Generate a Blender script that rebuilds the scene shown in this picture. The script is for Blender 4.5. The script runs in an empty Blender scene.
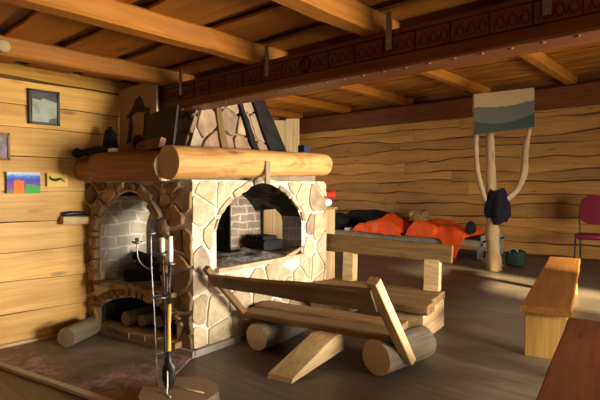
import bpy, bmesh, math, random
from mathutils import Vector, Matrix, noise
random.seed(7)
R = math.radians
SC = bpy.context.scene
COL = SC.collection
V = Vector
def lerp(a, b, t): return a + (b - a) * t
def rnd(a, b): return random.uniform(a, b)

# ------------------------------------------------------------------ materials
class NT:
    def __init__(s, name):
        s.m = bpy.data.materials.new(name); s.m.use_nodes = True
        s.t = s.m.node_tree; s.t.nodes.clear()
        s.out = s.n('ShaderNodeOutputMaterial'); s.b = s.n('ShaderNodeBsdfPrincipled')
        s.l(s.b.outputs[0], s.out.inputs[0])
    def n(s, typ, **kw):
        o = s.t.nodes.new(typ)
        for k, v in kw.items(): setattr(o, k, v)
        return o
    def l(s, a, b): s.t.links.new(a, b)
    def attr(s, name): return s.n('ShaderNodeAttribute', attribute_name=name)
    def mapping(s, vec, scale, loc=(0, 0, 0)):
        m = s.n('ShaderNodeMapping'); s.l(vec, m.inputs[0])
        m.inputs['Scale'].default_value = scale; m.inputs['Location'].default_value = loc
        return m.outputs[0]
    def noise(s, vec, scale=1, detail=5, rough=.55, dist=0):
        n = s.n('ShaderNodeTexNoise'); s.l(vec, n.inputs['Vector'])
        n.inputs['Scale'].default_value = scale; n.inputs['Detail'].default_value = detail
        n.inputs['Roughness'].default_value = rough; n.inputs['Distortion'].default_value = dist
        return n.outputs['Fac']
    def ramp(s, fac, stops):
        r = s.n('ShaderNodeValToRGB'); s.l(fac, r.inputs[0])
        e = r.color_ramp.elements
        while len(e) < len(stops): e.new(.5)
        for i, (p, c) in enumerate(stops):
            e[i].position = p; e[i].color = (*c, 1) if len(c) == 3 else c
        return r.outputs[0]
    def mix(s, fac, a, b, mode='MIX'):
        m = s.n('ShaderNodeMix', data_type='RGBA', blend_type=mode)
        if isinstance(fac, (int, float)): m.inputs[0].default_value = fac
        else: s.l(fac, m.inputs[0])
        for i, x in ((6, a), (7, b)):
            if isinstance(x, tuple): m.inputs[i].default_value = (*x, 1)
            else: s.l(x, m.inputs[i])
        return m.outputs[2]
    def math(s, op, a, b=0.0):
        m = s.n('ShaderNodeMath', operation=op)
        for i, x in ((0, a), (1, b)):
            if isinstance(x, (int, float)): m.inputs[i].default_value = x
            else: s.l(x, m.inputs[i])
        return m.outputs[0]
    def bump(s, h, strength=.3, dist=.01):
        b = s.n('ShaderNodeBump'); s.l(h, b.inputs['Height'])
        b.inputs['Strength'].default_value = strength; b.inputs['Distance'].default_value = dist
        s.l(b.outputs[0], s.b.inputs['Normal'])
    def fin(s, col, rough=.6, spec=.3, metal=0):
        if isinstance(col, tuple): s.b.inputs['Base Color'].default_value = (*col, 1)
        else: s.l(col, s.b.inputs['Base Color'])
        s.b.inputs['Roughness'].default_value = rough
        s.b.inputs['Specular IOR Level'].default_value = spec
        s.b.inputs['Metallic'].default_value = metal
        return s.m

def wood(name, light, dark, knot=(.12, .05, .015), rough=.55, knots=True, grain=1.0, spec=.3, blotch=0):
    N = NT(name); g = N.attr('gc').outputs['Vector']
    n1 = N.noise(N.mapping(g, (1.4 * grain, 26 * grain, 26 * grain)), 1, 6, .6, .8)
    n2 = N.noise(N.mapping(g, (.5, 2.5, 2.5)), 1, 3)
    c = N.ramp(n1, [(.28, dark), (.62, light)])
    c2 = N.ramp(n2, [(.3, (.72, .66, .58)), (.7, (1.1, 1.08, 1.05))])
    c = N.mix(1, c, c2, 'MULTIPLY')
    if blotch:
        n3 = N.noise(N.mapping(g, (2.2, 7, 7)), 1, 7, .7, .7)
        c = N.mix(N.math('MULTIPLY', N.ramp(n3, [(.52, (0, 0, 0)), (.66, (1, 1, 1))]), blotch), c, knot)
    t = N.attr('tint').outputs['Fac']
    hs = N.n('ShaderNodeHueSaturation'); N.l(t, hs.inputs['Value']); N.l(c, hs.inputs['Color']); c = hs.outputs[0]
    if knots:
        v = N.n('ShaderNodeTexVoronoi'); N.l(N.mapping(g, (1.5, 5.5, 5.5)), v.inputs['Vector']); v.inputs['Scale'].default_value = 1
        k = N.ramp(v.outputs['Distance'], [(.05, (1, 1, 1)), (.15, (0, 0, 0))])
        c = N.mix(N.math('MULTIPLY', k, .75), c, knot)
    N.bump(n1, .25, .004)
    return N.fin(c, rough, spec)

def flat(name, col, rough=.6, spec=.3, metal=0, var=.25, sc=9, bump=.2):
    N = NT(name); tc = N.n('ShaderNodeTexCoord').outputs['Object']
    n = N.noise(tc, sc, 5)
    a = tuple(x * (1 - var) for x in col); b = tuple(min(1, x * (1 + var)) for x in col)
    c = N.ramp(n, [(.3, a), (.7, b)])
    if bump: N.bump(n, bump, .01)
    return N.fin(c, rough, spec, metal)

def stone_mat(name, stops, rough=.85):
    N = NT(name); tc = N.n('ShaderNodeTexCoord').outputs['Object']
    t = N.attr('tint').outputs['Fac']
    c = N.ramp(t, stops)
    n = N.noise(tc, 7, 8, .65, .4); n2 = N.noise(tc, 28, 6, .7)
    c = N.mix(1, c, N.ramp(n, [(.3, (.55, .52, .5)), (.68, (1.15, 1.12, 1.05))]), 'MULTIPLY')
    N.bump(N.math('ADD', n, N.math('MULTIPLY', n2, .5)), .6, .03)
    return N.fin(c, rough, .2)

M = {}
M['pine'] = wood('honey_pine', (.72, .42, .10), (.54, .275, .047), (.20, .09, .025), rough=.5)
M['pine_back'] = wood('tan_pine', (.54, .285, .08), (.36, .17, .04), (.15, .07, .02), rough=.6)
M['bark'] = wood('bark_edge', (.16, .08, .03), (.06, .028, .012), knots=False, rough=.9)
M['ceil'] = wood('ceiling_pine', (.46, .178, .020), (.32, .110, .011), (.13, .045, .01), rough=.6)
M['recess'] = wood('dark_board', (.17, .066, .013), (.095, .035, .008), knots=False)
M['beam'] = wood('stained_beam', (.20, .062, .014), (.12, .034, .008), knots=False, rough=.5)
M['burn'] = flat('burnt_line', (.035, .014, .008), .8, .1)
M['log'] = wood('peeled_log', (.62, .35, .12), (.42, .20, .055), (.16, .06, .02), rough=.55, blotch=.7)
M['logdark'] = wood('aged_log', (.40, .19, .065), (.24, .10, .03), (.08, .03, .01), rough=.6, blotch=.8)
M['greylog'] = wood('grey_log', (.22, .175, .125), (.12, .095, .065), knots=False, rough=.85)
M['bench'] = wood('rough_bench_wood', (.235, .145, .055), (.12, .062, .022), (.06, .03, .012), rough=.6, blotch=.6)
M['pale'] = wood('pale_cut_wood', (.60, .44, .23), (.40, .26, .12), (.25, .14, .05), rough=.6)
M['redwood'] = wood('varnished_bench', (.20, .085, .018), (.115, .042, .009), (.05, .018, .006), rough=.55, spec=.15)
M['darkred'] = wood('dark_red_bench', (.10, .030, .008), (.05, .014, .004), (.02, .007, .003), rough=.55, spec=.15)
M['benchpine'] = wood('bench_pine', (.36, .21, .055), (.23, .12, .027), (.11, .055, .014), rough=.5)
M['greywood'] = wood('grey_wood', (.34, .27, .19), (.2, .15, .1), knots=False, rough=.8)
M['char'] = flat('charred_wood', (.014, .012, .011), .85, .2, var=.5)
M['iron'] = flat('black_iron', (.05, .05, .052), .45, .5, .8, sc=30)
M['steel'] = flat('grey_steel', (.30, .30, .30), .45, .5, .9, sc=30)
M['candle'] = flat('candle_wax', (.86, .82, .74), .5, .4, var=.05, bump=0)
M['orange'] = flat('orange_nylon', (.88, .10, .012), .5, .35, var=.18, sc=5)
M['red'] = flat('red_cloth', (.5, .03, .02), .8, .1, sc=14)
M['black'] = flat('black_fabric', (.012, .012, .014), .8, .2, sc=14)
M['navy'] = flat('navy_cloth', (.007, .005, .011), .85, .15, sc=10)
M['tan'] = flat('tan_plush', (.36, .24, .10), .95, .1, sc=18, var=.5)
M['green'] = flat('dark_green_canvas', (.014, .026, .017), .8, .2)
M['burg'] = flat('burgundy_vinyl', (.17, .012, .03), .5, .4, var=.1)
M['white'] = flat('white_plastic', (.8, .78, .72), .5, .3, var=.05)
M['grey'] = flat('grey_paint', (.25, .24, .20), .55, .4)
M['soil'] = flat('wall_plaster', (.5, .35, .18), .8)
M['mortar'] = None
def mortar():
    N = NT('lime_mortar'); tc = N.n('ShaderNodeTexCoord').outputs['Object']
    n = N.noise(tc, 5, 8, .65, .5); n2 = N.noise(tc, 40, 5)
    c = N.ramp(n, [(.3, (.46, .38, .27)), (.5, (.64, .56, .43)), (.7, (.80, .74, .62))])
    N.bump(N.math('ADD', n, N.math('MULTIPLY', n2, .3)), .7, .03)
    return N.fin(c, .9, .15)
M['mortar'] = mortar()
def brick(name, dark, c1=(.28, .19, .12), c2=(.38, .28, .19), cm=(.5, .46, .40), rh=.085):
    N = NT(name); tc = N.n('ShaderNodeTexCoord').outputs['Object']
    # courses by height, headers by horizontal run
    sx = N.n('ShaderNodeSeparateXYZ'); N.l(tc, sx.inputs[0])
    h = N.math('ADD', sx.outputs[0], sx.outputs[1])
    wv = N.math('MULTIPLY', N.math('SUBTRACT', N.noise(tc, 5, 3), .5), .09); wh = N.math('MULTIPLY', N.math('SUBTRACT', N.noise(N.mapping(tc, (1, 1, 1), (9, 3, 5)), 6, 3), .5), .12)
    cb = N.n('ShaderNodeCombineXYZ'); N.l(N.math('ADD', h, wh), cb.inputs[0]); N.l(N.math('ADD', sx.outputs[2], wv), cb.inputs[1])
    b = N.n('ShaderNodeTexBrick'); N.l(cb.outputs[0], b.inputs['Vector'])
    b.inputs['Scale'].default_value = 1; b.inputs['Brick Width'].default_value = .22
    b.inputs['Row Height'].default_value = rh; b.inputs['Mortar Size'].default_value = .010
    b.inputs['Color1'].default_value = (*c1, 1); b.inputs['Color2'].default_value = (*c2, 1)
    b.inputs['Mortar'].default_value = (*cm, 1)
    n = N.noise(tc, 3.2, 6, .6, .6)
    s = N.ramp(n, [(.36, (0, 0, 0)), (.62, (1, 1, 1))])
    s = N.math('MAXIMUM', N.math('ADD', N.math('MULTIPLY', s, .45), dark), 0)
    c = N.mix(s, b.outputs['Color'], (.02, .016, .012))
    N.bump(n, .5, .02)
    return N.fin(c, .9, .15)
M['brick'] = brick('sooty_brick', .04)
M['limebrick'] = brick('limewashed_brick', -.12, (.48, .40, .30), (.60, .50, .36), (.74, .70, .62), .115)
M['smoked'] = brick('smoked_stone', .30, (.22, .17, .12), (.30, .24, .18), (.36, .32, .27), .12)
M['soot_shade'] = brick('shaded_sooty_brick', .82)  # real soot plus the shade inside the openings, both in the colour
M['stone'] = stone_mat('sandstone', [(0, (.34, .26, .18)), (.2, (.56, .43, .25)), (.4, (.66, .54, .36)), (.6, (.50, .39, .26)), (.8, (.62, .48, .28)), (1, (.44, .35, .27))])
M['stonebrown'] = stone_mat('ironstone', [(0, (.16, .11, .07)), (.25, (.30, .17, .07)), (.5, (.40, .26, .12)), (.75, (.24, .17, .11)), (1, (.34, .22, .12))])
def endgrain(name='end_grain', k=1.0):
    N = NT(name); g = N.attr('gc').outputs['Vector']
    sx = N.n('ShaderNodeSeparateXYZ'); N.l(g, sx.inputs[0])
    cb = N.n('ShaderNodeCombineXYZ'); N.l(sx.outputs[1], cb.inputs[0]); N.l(sx.outputs[2], cb.inputs[1])
    ln = N.n('ShaderNodeVectorMath', operation='LENGTH'); N.l(cb.outputs[0], ln.inputs[0])
    n = N.noise(cb.outputs[0], 12, 4)
    f = N.math('SINE', N.math('ADD', N.math('MULTIPLY', ln.outputs['Value'], 420), N.math('MULTIPLY', n, 9)))
    c = N.mix(N.math('ADD', N.math('MULTIPLY', f, .3), .5), (.54 * k, .38 * k, .20 * k), (.66 * k, .49 * k, .29 * k))
    c = N.mix(N.math('MULTIPLY', n, .5), c, (.44 * k, .30 * k, .17 * k))
    N.bump(f, .1, .004)
    return N.fin(c, .8, .2)
M['end'] = endgrain()
M['greyend'] = endgrain('grey_end_grain', .42)
def floor_mat():
    N = NT('worn_floor_boards'); g = N.n('ShaderNodeTexCoord').outputs['Object']
    b = N.n('ShaderNodeTexBrick'); N.l(g, b.inputs['Vector']); b.inputs['Scale'].default_value = 1
    b.inputs['Brick Width'].default_value = 4.2; b.inputs['Row Height'].default_value = .19; b.inputs['Mortar Size'].default_value = .003
    b.inputs['Color1'].default_value = (.105, .08, .055, 1); b.inputs['Color2'].default_value = (.15, .117, .083, 1); b.inputs['Mortar'].default_value = (.06, .04, .03, 1)
    n = N.noise(N.mapping(g, (1.3, 22, 1)), 1, 6, .6, .6)
    n2 = N.noise(g, 1.1, 5, .6)
    c = N.mix(1, b.outputs['Color'], N.ramp(n, [(.3, (.68, .66, .64)), (.7, (1.1, 1.1, 1.1))]), 'MULTIPLY')
    c = N.mix(1, c, N.ramp(n2, [(.3, (.72, .70, .70)), (.7, (1.1, 1.1, 1.1))]), 'MULTIPLY')
    N.l(N.ramp(n2, [(.3, (.42,) * 3), (.7, (.58,) * 3)]), N.b.inputs['Roughness'])
    m = N.fin(c, .5, .4); N.bump(N.math('ADD', n, N.math('MULTIPLY', b.outputs['Fac'], -1.5)), .2, .006)
    N.l(N.ramp(n2, [(.3, (.40,) * 3), (.7, (.56,) * 3)]), N.b.inputs['Roughness'])
    return m
M['floor'] = floor_mat()
def hearth_mat():
    N = NT('dirty_hearth'); g = N.n('ShaderNodeTexCoord').outputs['Object']
    n = N.noise(g, 2.2, 7, .65, .8); n2 = N.noise(g, 9, 6, .7, .5); n3 = N.noise(g, 1.3, 3)
    c = N.ramp(n, [(.3, (.085, .062, .045)), (.55, (.19, .145, .105)), (.75, (.25, .20, .15))])
    k = N.math('MULTIPLY', N.ramp(n2, [(.46, (0, 0, 0)), (.58, (1, 1, 1))]), N.ramp(n3, [(.44, (0, 0, 0)), (.56, (1, 1, 1))]))
    c = N.mix(N.math('MULTIPLY', k, .8), c, (.42, .25, .24))
    N.bump(n2, .4, .01)
    return N.fin(c, .6, .35)
M['hearth'] = hearth_mat()
def landscape():
    N = NT('painted_landscape'); g = N.attr('gc').outputs['Vector']   # y 0..1 up the picture, x 0..1 across
    sx = N.n('ShaderNodeSeparateXYZ'); N.l(g, sx.inputs[0]); x, y = sx.outputs[0], sx.outputs[1]
    n = N.noise(g, 2.2, 3)
    h1 = N.math('ADD', N.math('MULTIPLY', n, .25), .52)
    a = N.math('GREATER_THAN', y, h1)
    h2 = N.math('ADD', N.math('MULTIPLY', N.math('SINE', N.math('MULTIPLY', x, 3.4)), -.12), .32)
    b = N.math('GREATER_THAN', y, h2)
    c = N.mix(b, (.012, .017, .010), (.05, .05, .033))
    c = N.mix(a, c, (.23, .145, .058))
    return N.fin(c, .6, .2)
M['landscape'] = landscape()
def castle():
    N = NT('child_painting'); g = N.attr('gc').outputs['Vector']
    sx = N.n('ShaderNodeSeparateXYZ'); N.l(g, sx.inputs[0]); x, y = sx.outputs[0], sx.outputs[1]
    n = N.noise(g, 9, 4)
    yy = N.math('ADD', y, N.math('MULTIPLY', N.math('SUBTRACT', n, .5), .25))
    c = N.ramp(yy, [(0, (.10, .30, .06)), (.18, (.22, .10, .30)), (.45, (.20, .07, .34)), (.62, (.05, .07, .45)), (.8, (.10, .22, .62)), (.95, (.62, .72, .85))])
    gr = N.math('MULTIPLY', N.math('LESS_THAN', yy, .4), N.math('GREATER_THAN', x, .55))
    c = N.mix(gr, c, (.06, .35, .07))
    ox = N.math('MULTIPLY', N.math('GREATER_THAN', x, .2), N.math('LESS_THAN', x, .5))
    o = N.math('MULTIPLY', ox, N.math('LESS_THAN', yy, .62))
    c = N.mix(o, c, (.95, .17, .02))
    return N.fin(c, .6, .2)
M['castle'] = castle()
def mapprint():
    N = NT('print_with_reflections'); g = N.attr('gc').outputs['Vector']
    n = N.noise(g, 6, 6, .6, 1)
    c = N.ramp(n, [(.3, (.10, .13, .09)), (.5, (.22, .24, .15)), (.7, (.20, .24, .25))])  # greenish grey tones paint the reflections in the frame's glass
    return N.fin(c, .35, .5)
M['print'] = mapprint()
M['purpleprint'] = flat('mauve_print', (.25, .17, .20), .5, var=.5, sc=14)
M['paper'] = flat('beige_poster', (.40, .29, .15), .85, .1, var=.08, bump=0)
M['ink'] = flat('dark_ink', (.075, .052, .03), .85, .1)
M['yellowplaque'] = flat('yellow_plaque', (.72, .48, .10), .5, var=.15)
M['glass'] = None
def glass():
    N = NT('window_glass'); t = N.n('ShaderNodeBsdfTransparent'); g = N.n('ShaderNodeBsdfGlossy'); g.inputs['Roughness'].default_value = .02
    mx = N.n('ShaderNodeMixShader'); mx.inputs[0].default_value = .06
    N.l(t.outputs[0], mx.inputs[1]); N.l(g.outputs[0], mx.inputs[2]); N.l(mx.outputs[0], N.out.inputs[0])
    return N.m
M['glass'] = glass()
def ash():
    N = NT('grey_ash'); g = N.n('ShaderNodeTexCoord').outputs['Object']
    n = N.noise(g, 14, 7, .7)
    c = N.ramp(n, [(.35, (.05, .045, .04)), (.55, (.30, .28, .26)), (.7, (.55, .53, .50))])
    N.bump(n, .7, .03)
    return N.fin(c, .95, .1)
M['ash'] = ash()

# ------------------------------------------------------------------ mesh builder
class MB:
    def __init__(s): s.v = []; s.f = []; s.g = []; s.t = []; s.m = []; s.s = []
    def add(s, verts, faces, gc=None, tint=1.0, mat=0, smooth=False):
        b = len(s.v); s.v += [tuple(p) for p in verts]
        if gc is None: gc = [tuple(p) for p in verts]
        s.g += [tuple(p) for p in gc]; s.t += [tint] * len(verts)
        for i, f in enumerate(faces):
            s.f.append([b + k for k in f]); s.m.append(mat); s.s.append(smooth)
    def build(s, name, mats, parent=None, loc=None):
        me = bpy.data.meshes.new(name)
        org = V(loc) if loc is not None else (V((0, 0, 0)))
        me.from_pydata([tuple(V(p) - org) for p in s.v], [], s.f)
        if not isinstance(mats, (list, tuple)): mats = [mats]
        for m in mats: me.materials.append(m)
        me.polygons.foreach_set('material_index', s.m); me.polygons.foreach_set('use_smooth', s.s)
        a = me.attributes.new('gc', 'FLOAT_VECTOR', 'POINT'); a.data.foreach_set('vector', [c for p in s.g for c in p])
        a = me.attributes.new('tint', 'FLOAT', 'POINT'); a.data.foreach_set('value', s.t)
        bm = bmesh.new(); bm.from_mesh(me); bmesh.ops.recalc_face_normals(bm, faces=bm.faces); bm.to_mesh(me); bm.free()
        me.update()
        o = bpy.data.objects.new(name, me); COL.objects.link(o)
        if parent is not None:
            o.parent = parent
            o.location = org - parent.matrix_world_loc if False else org - V(parent.get('_w', (0, 0, 0)))
        else: o.location = org
        o['_w'] = tuple(org)
        return o

def frame(axis, up=V((0, 0, 1))):
    a = V(axis).normalized()
    if abs(a.dot(up)) > .98: up = V((0, 1, 0))
    b = up.cross(a).normalized(); c = a.cross(b).normalized()
    return a, b, c

def board(mb, p0, p1, w, t, up=(0, 0, 1), bev=.006, wob=0.0, tint=None, mat=0, n=8, w1=None, seed=None):
    """a plank from p0 to p1 (centre line), width w across, thickness t along up; chamfered, optionally wavy edges"""
    p0, p1 = V(p0), V(p1); L = (p1 - p0).length
    a = (p1 - p0).normalized(); c = V(up); c = (c - a * c.dot(a)).normalized(); b = c.cross(a).normalized()
    off = V((rnd(0, 50), rnd(0, 50), rnd(0, 50)))
    if tint is None: tint = rnd(.86, 1.12)
    if w1 is None: w1 = w
    sd = rnd(0, 99) if seed is None else seed
    N = n if wob else 1
    vs = []; gs = []; fs = []
    prof = [(-1, -1, 0, 1), (1, -1, 0, 1), (1, -1, 1, 0), (1, 1, 1, 0), (1, 1, 0, 1), (-1, 1, 0, 1), (-1, 1, 1, 0), (-1, -1, 1, 0)]
    for i in range(N + 1):
        s = i / N; x = L * s; ww = lerp(w, w1, s) / 2
        e0 = wob * noise.noise(V((x * 3.1, sd, 0))) ; e1 = wob * noise.noise(V((x * 3.1, sd, 9)))
        for (sb, sc, kb, kc) in prof:
            hb = ww + (e1 if sb > 0 else e0); 
            y = sb * (hb - bev * (1 if kc else 0)); z = sc * (t / 2 - bev * (1 if kb else 0))
            q = p0 + a * x + b * y + c * z
            vs.append(q); gs.append(V((x, y, z)) + off)
    for i in range(N):
        for k in range(8):
            k2 = (k + 1) % 8
            fs.append((i * 8 + k, i * 8 + k2, (i + 1) * 8 + k2, (i + 1) * 8 + k))
    mb.add(vs, fs, gs, tint, mat)
    # ends
    for i in (0, N):
        ring = vs[i * 8:i * 8 + 8]
        mb.add(ring, [tuple(range(8))], [V((0, (q - p0).dot(b), (q - p0).dot(c))) + off for q in ring], tint * 1.05, mat)

def box(mb, lo, hi, bev=.005, axis=0, tint=None, mat=0):
    lo, hi = V(lo), V(hi); c = (lo + hi) / 2; d = hi - lo
    ax = [V((1, 0, 0)), V((0, 1, 0)), V((0, 0, 1))][axis]
    up = V((0, 0, 1)) if axis != 2 else V((0, 1, 0))
    wid = {0: d.y, 1: d.x, 2: d.x}[axis]; th = {0: d.z, 1: d.z, 2: d.y}[axis]
    board(mb, c - ax * d[axis] / 2, c + ax * d[axis] / 2, wid, th, up, bev, 0, tint, mat)

def log(mb, p0, p1, r0, r1, seg=18, n=10, rough=.03, tint=None, mat=0, endmat=1, flatz=None, crack=False, bow=0.0):
    p0, p1 = V(p0), V(p1); a, b, c = frame(p1 - p0); L = (p1 - p0).length
    off = V((rnd(0, 50), rnd(0, 50), rnd(0, 50))); sd = rnd(0, 99)
    if tint is None: tint = rnd(.9, 1.1)
    vs = []; gs = []; fs = []
    for i in range(n + 1):
        s = i / n; r = lerp(r0, r1, s)
        cen = p0 + a * (L * s) + c * (bow * math.sin(math.pi * s))
        for k in range(seg):
            th = 2 * math.pi * k / seg
            rr = r * (1 + rough * 2 * noise.noise(V((math.cos(th) * .9, math.sin(th) * .9, s * L * 2.5 + sd))) + rough * noise.noise(V((math.cos(th) * 3, math.sin(th) * 3, s * L * 7 + sd))))
            if i in (0, n): rr *= .985
            y, z = rr * math.cos(th), rr * math.sin(th)
            if flatz is not None: z = min(z, flatz)
            vs.append(cen + b * y + c * z); gs.append(V((L * s, y, z)) + off)
    for i in range(n):
        for k in range(seg):
            k2 = (k + 1) % seg
            fs.append((i * seg + k, i * seg + k2, (i + 1) * seg + k2, (i + 1) * seg + k))
    mb.add(vs, fs, gs, tint, mat, True)
    for i in (0, n):
        ring = vs[i * seg:(i + 1) * seg]; cen = p0 + a * (L if i else 0)
        pts = [cen + (-a if i == 0 else a) * .004] + ring
        g = [V((0, (q - cen).dot(b), (q - cen).dot(c))) for q in pts]
        mb.add(pts, [(0, 1 + k, 1 + (k + 1) % seg) for k in range(seg)], g, tint, endmat)

def tube(mb, pts, r, seg=8, mat=0, tint=1.0, smooth=True, closed=False):
    pts = [V(p) for p in pts]; n = len(pts)
    rs = r if isinstance(r, (list, tuple)) else [r] * n
    vs = []; gs = []; fs = []; prev = None; d = 0
    off = V((rnd(0, 50), rnd(0, 50), rnd(0, 50)))
    for i, p in enumerate(pts):
        if closed: t = pts[(i + 1) % n] - pts[i - 1]
        else: t = pts[min(i + 1, n - 1)] - pts[max(i - 1, 0)]
        t.normalize()
        if prev is None: _, b, c = frame(t)
        else:
            b = (prev - t * prev.dot(t)).normalized(); c = t.cross(b)
        prev = b
        if i: d += (p - pts[i - 1]).length
        for k in range(seg):
            th = 2 * math.pi * k / seg
            y, z = rs[i] * math.cos(th), rs[i] * math.sin(th)
            vs.append(p + b * y + c * z); gs.append(V((d, y, z)) + off)
    m = n if closed else n - 1
    for i in range(m):
        j = (i + 1) % n
        for k in range(seg):
            k2 = (k + 1) % seg
            fs.append((i * seg + k, i * seg + k2, j * seg + k2, j * seg + k))
    if not closed: fs += [tuple(range(seg)), tuple(range((n - 1) * seg, n * seg))]
    mb.add(vs, fs, gs, tint, mat, smooth)

def smooth_path(pts, k=6):
    pts = [V(p) for p in pts]; out = []
    for i in range(len(pts) - 1):
        p0 = pts[max(i - 1, 0)]; p1 = pts[i]; p2 = pts[i + 1]; p3 = pts[min(i + 2, len(pts) - 1)]
        for j in range(k):
            t = j / k
            out.append(.5 * ((2 * p1) + (p2 - p0) * t + (2 * p0 - 5 * p1 + 4 * p2 - p3) * t * t + (3 * p1 - p0 - 3 * p2 + p3) * t ** 3))
    return out + [pts[-1]]

def lathe(mb, cen, prof, seg=20, mat=0, tint=1.0, smooth=True):
    cen = V(cen); vs = []; fs = []
    for (r, z) in prof:
        for k in range(seg):
            th = 2 * math.pi * k / seg; vs.append(cen + V((r * math.cos(th), r * math.sin(th), z)))
    n = len(prof)
    for i in range(n - 1):
        for k in range(seg):
            k2 = (k + 1) % seg; fs.append((i * seg + k, i * seg + k2, (i + 1) * seg + k2, (i + 1) * seg + k))
    fs += [tuple(range(seg)), tuple(range((n - 1) * seg, n * seg))]
    mb.add(vs, fs, None, tint, mat, smooth)

def prism(mb, poly, ext, mat=0, tint=1.0, smooth=False):
    """poly: list of 3-D points (planar), ext: vector"""
    p = [V(q) for q in poly]; e = V(ext); n = len(p)
    mb.add(p + [q + e for q in p], [tuple(range(n)), tuple(range(n, 2 * n))] + [(i, (i + 1) % n, n + (i + 1) % n, n + i) for i in range(n)], None, tint, mat, smooth)

def blob(mb, cen, rad, seg=20, rings=12, amp=.12, freq=3.0, flat=None, mat=0, tint=1.0, power=1.0, rot=0):
    cen = V(cen); vs = []; fs = []; sd = rnd(0, 99)
    for i in range(rings + 1):
        ph = math.pi * i / rings
        for k in range(seg):
            th = 2 * math.pi * k / seg
            d = V((math.sin(ph) * math.cos(th), math.sin(ph) * math.sin(th), math.cos(ph)))
            d = V([math.copysign(abs(x) ** power, x) for x in d])
            s = 1 + amp * noise.noise(d * freq + V((sd, 0, 0))) + amp * .5 * noise.noise(d * freq * 2.3 + V((0, sd, 0)))
            q = V((d.x * rad[0], d.y * rad[1], d.z * rad[2])) * s
            q = Matrix.Rotation(rot, 3, 'Z') @ q
            if flat is not None: q.z = max(q.z, flat - cen.z)
            vs.append(cen + q)
    for i in range(rings):
        for k in range(seg):
            k2 = (k + 1) % seg; fs.append((i * seg + k, i * seg + k2, (i + 1) * seg + k2, (i + 1) * seg + k))
    mb.add(vs, fs, None, tint, mat, True)

def tag(o, label=None, cat=None, group=None, kind=None):
    if label: o['label'] = label
    if cat: o['category'] = cat
    if group: o['group'] = group
    if kind: o['kind'] = kind
    return o
def empty(name, loc, label, cat, group=None):
    o = bpy.data.objects.new(name, None); COL.objects.link(o); o.location = loc; o['_w'] = tuple(loc)
    o.empty_display_size = .1
    return tag(o, label, cat, group)
def struct(name, mb, mats): return tag(mb.build(name, mats), kind='structure')

# ------------------------------------------------------------------ room
XL, YB, XR, YS, XW = -4.72, 10.6, 2.6, -2.6, -10.4
YP = 2.78            # partition / loft face behind the big beam
mb = MB()
mb.add([(XW, YS, 0), (XR, YS, 0), (XR, YB + .1, 0), (XW, YB + .1, 0)], [(0, 1, 2, 3)])
mb.add([(XW, YS, -.1), (XR, YS, -.1), (XR, YB + .1, -.1), (XW, YB + .1, -.1)], [(0, 1, 2, 3)])
struct('floor', mb, M['floor'])

def waney_wall(mb, o, ud, nd, L, rows, wav=.03, lip=.03, step=.12, barkw=.018, joints=0.0, tmin=.86, tmax=1.1, holes=()):
    """overlapping boards with natural wavy lower edges; rows = z list; material 1 is the bark edge"""
    o, ud, nd = V(o), V(ud), V(nd)
    for z0, z1 in zip(rows[:-1], rows[1:]):
        cuts = [0.0]
        if joints:
            x = rnd(.5, 1) * joints
            while x < L - .6:
                cuts.append(x); x += rnd(.7, 1.5) * joints
        cuts.append(L)
        sd = rnd(0, 99)
        for x0, x1 in zip(cuts[:-1], cuts[1:]):
            x1b = x1 - .006
            spans = [(x0, x1b)]
            for (hx0, hx1, hz0, hz1) in holes:
                if z1 > hz0 + .02 and z0 < hz1 - .02:
                    ns = []
                    for a, b in spans:
                        if hx1 <= a or hx0 >= b: ns.append((a, b)); continue
                        if a < hx0: ns.append((a, hx0))
                        if hx1 < b: ns.append((hx1, b))
                    spans = ns
            tint = rnd(tmin, tmax); sd2 = sd + rnd(0, 3); off = V((rnd(0, 60), rnd(0, 60), rnd(0, 60)))
            for a, b in spans:
                n = max(2, int((b - a) / step)); vs = []; gs = []
                for i in range(n + 1):
                    x = lerp(a, b, i / n)
                    w = wav * (noise.noise(V((x * .6, sd2, 0))) * 1.3 + .45 * noise.noise(V((x * 2.0, sd2, 5))))
                    bw = barkw * (.8 + 1.9 * noise.noise(V((x * .9, sd2, 11)))); bw = max(bw, .003)
                    zb = z0 + w
                    for (z, d) in ((z1 + .06, .002), (zb + bw, lip), (zb, lip * .8), (zb, 0)):
                        vs.append(o + ud * x + nd * d + V((0, 0, z))); gs.append(V((x, z, d)) + off)
                f0 = [(i * 4, i * 4 + 1, i * 4 + 5, i * 4 + 4) for i in range(n)]
                f1 = [(i * 4 + k, i * 4 + k + 1, i * 4 + k + 5, i * 4 + k + 4) for i in range(n) for k in (1, 2)]
                mb.add(vs, f0, gs, tint, 0); mb.add(vs, f1, gs, tint, 1)

def wall_core(mb, lo, hi, mat=2): box(mb, lo, hi, 0, 0, 1, mat)

# left wall
mb = MB()
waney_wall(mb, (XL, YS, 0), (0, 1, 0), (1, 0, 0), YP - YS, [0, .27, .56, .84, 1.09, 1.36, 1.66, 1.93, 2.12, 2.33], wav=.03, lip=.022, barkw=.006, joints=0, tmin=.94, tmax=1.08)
waney_wall(mb, (XL, YS, 0), (0, 1, 0), (1, 0, 0), YP - YS, [2.34, 2.42], wav=.03, lip=.06, barkw=.012)
wall_core(mb, (XL - .2, YS, -.1), (XL, YP, 2.6))
struct('wall_left', mb, [M['pine'], M['bark'], M['recess']])
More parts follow.
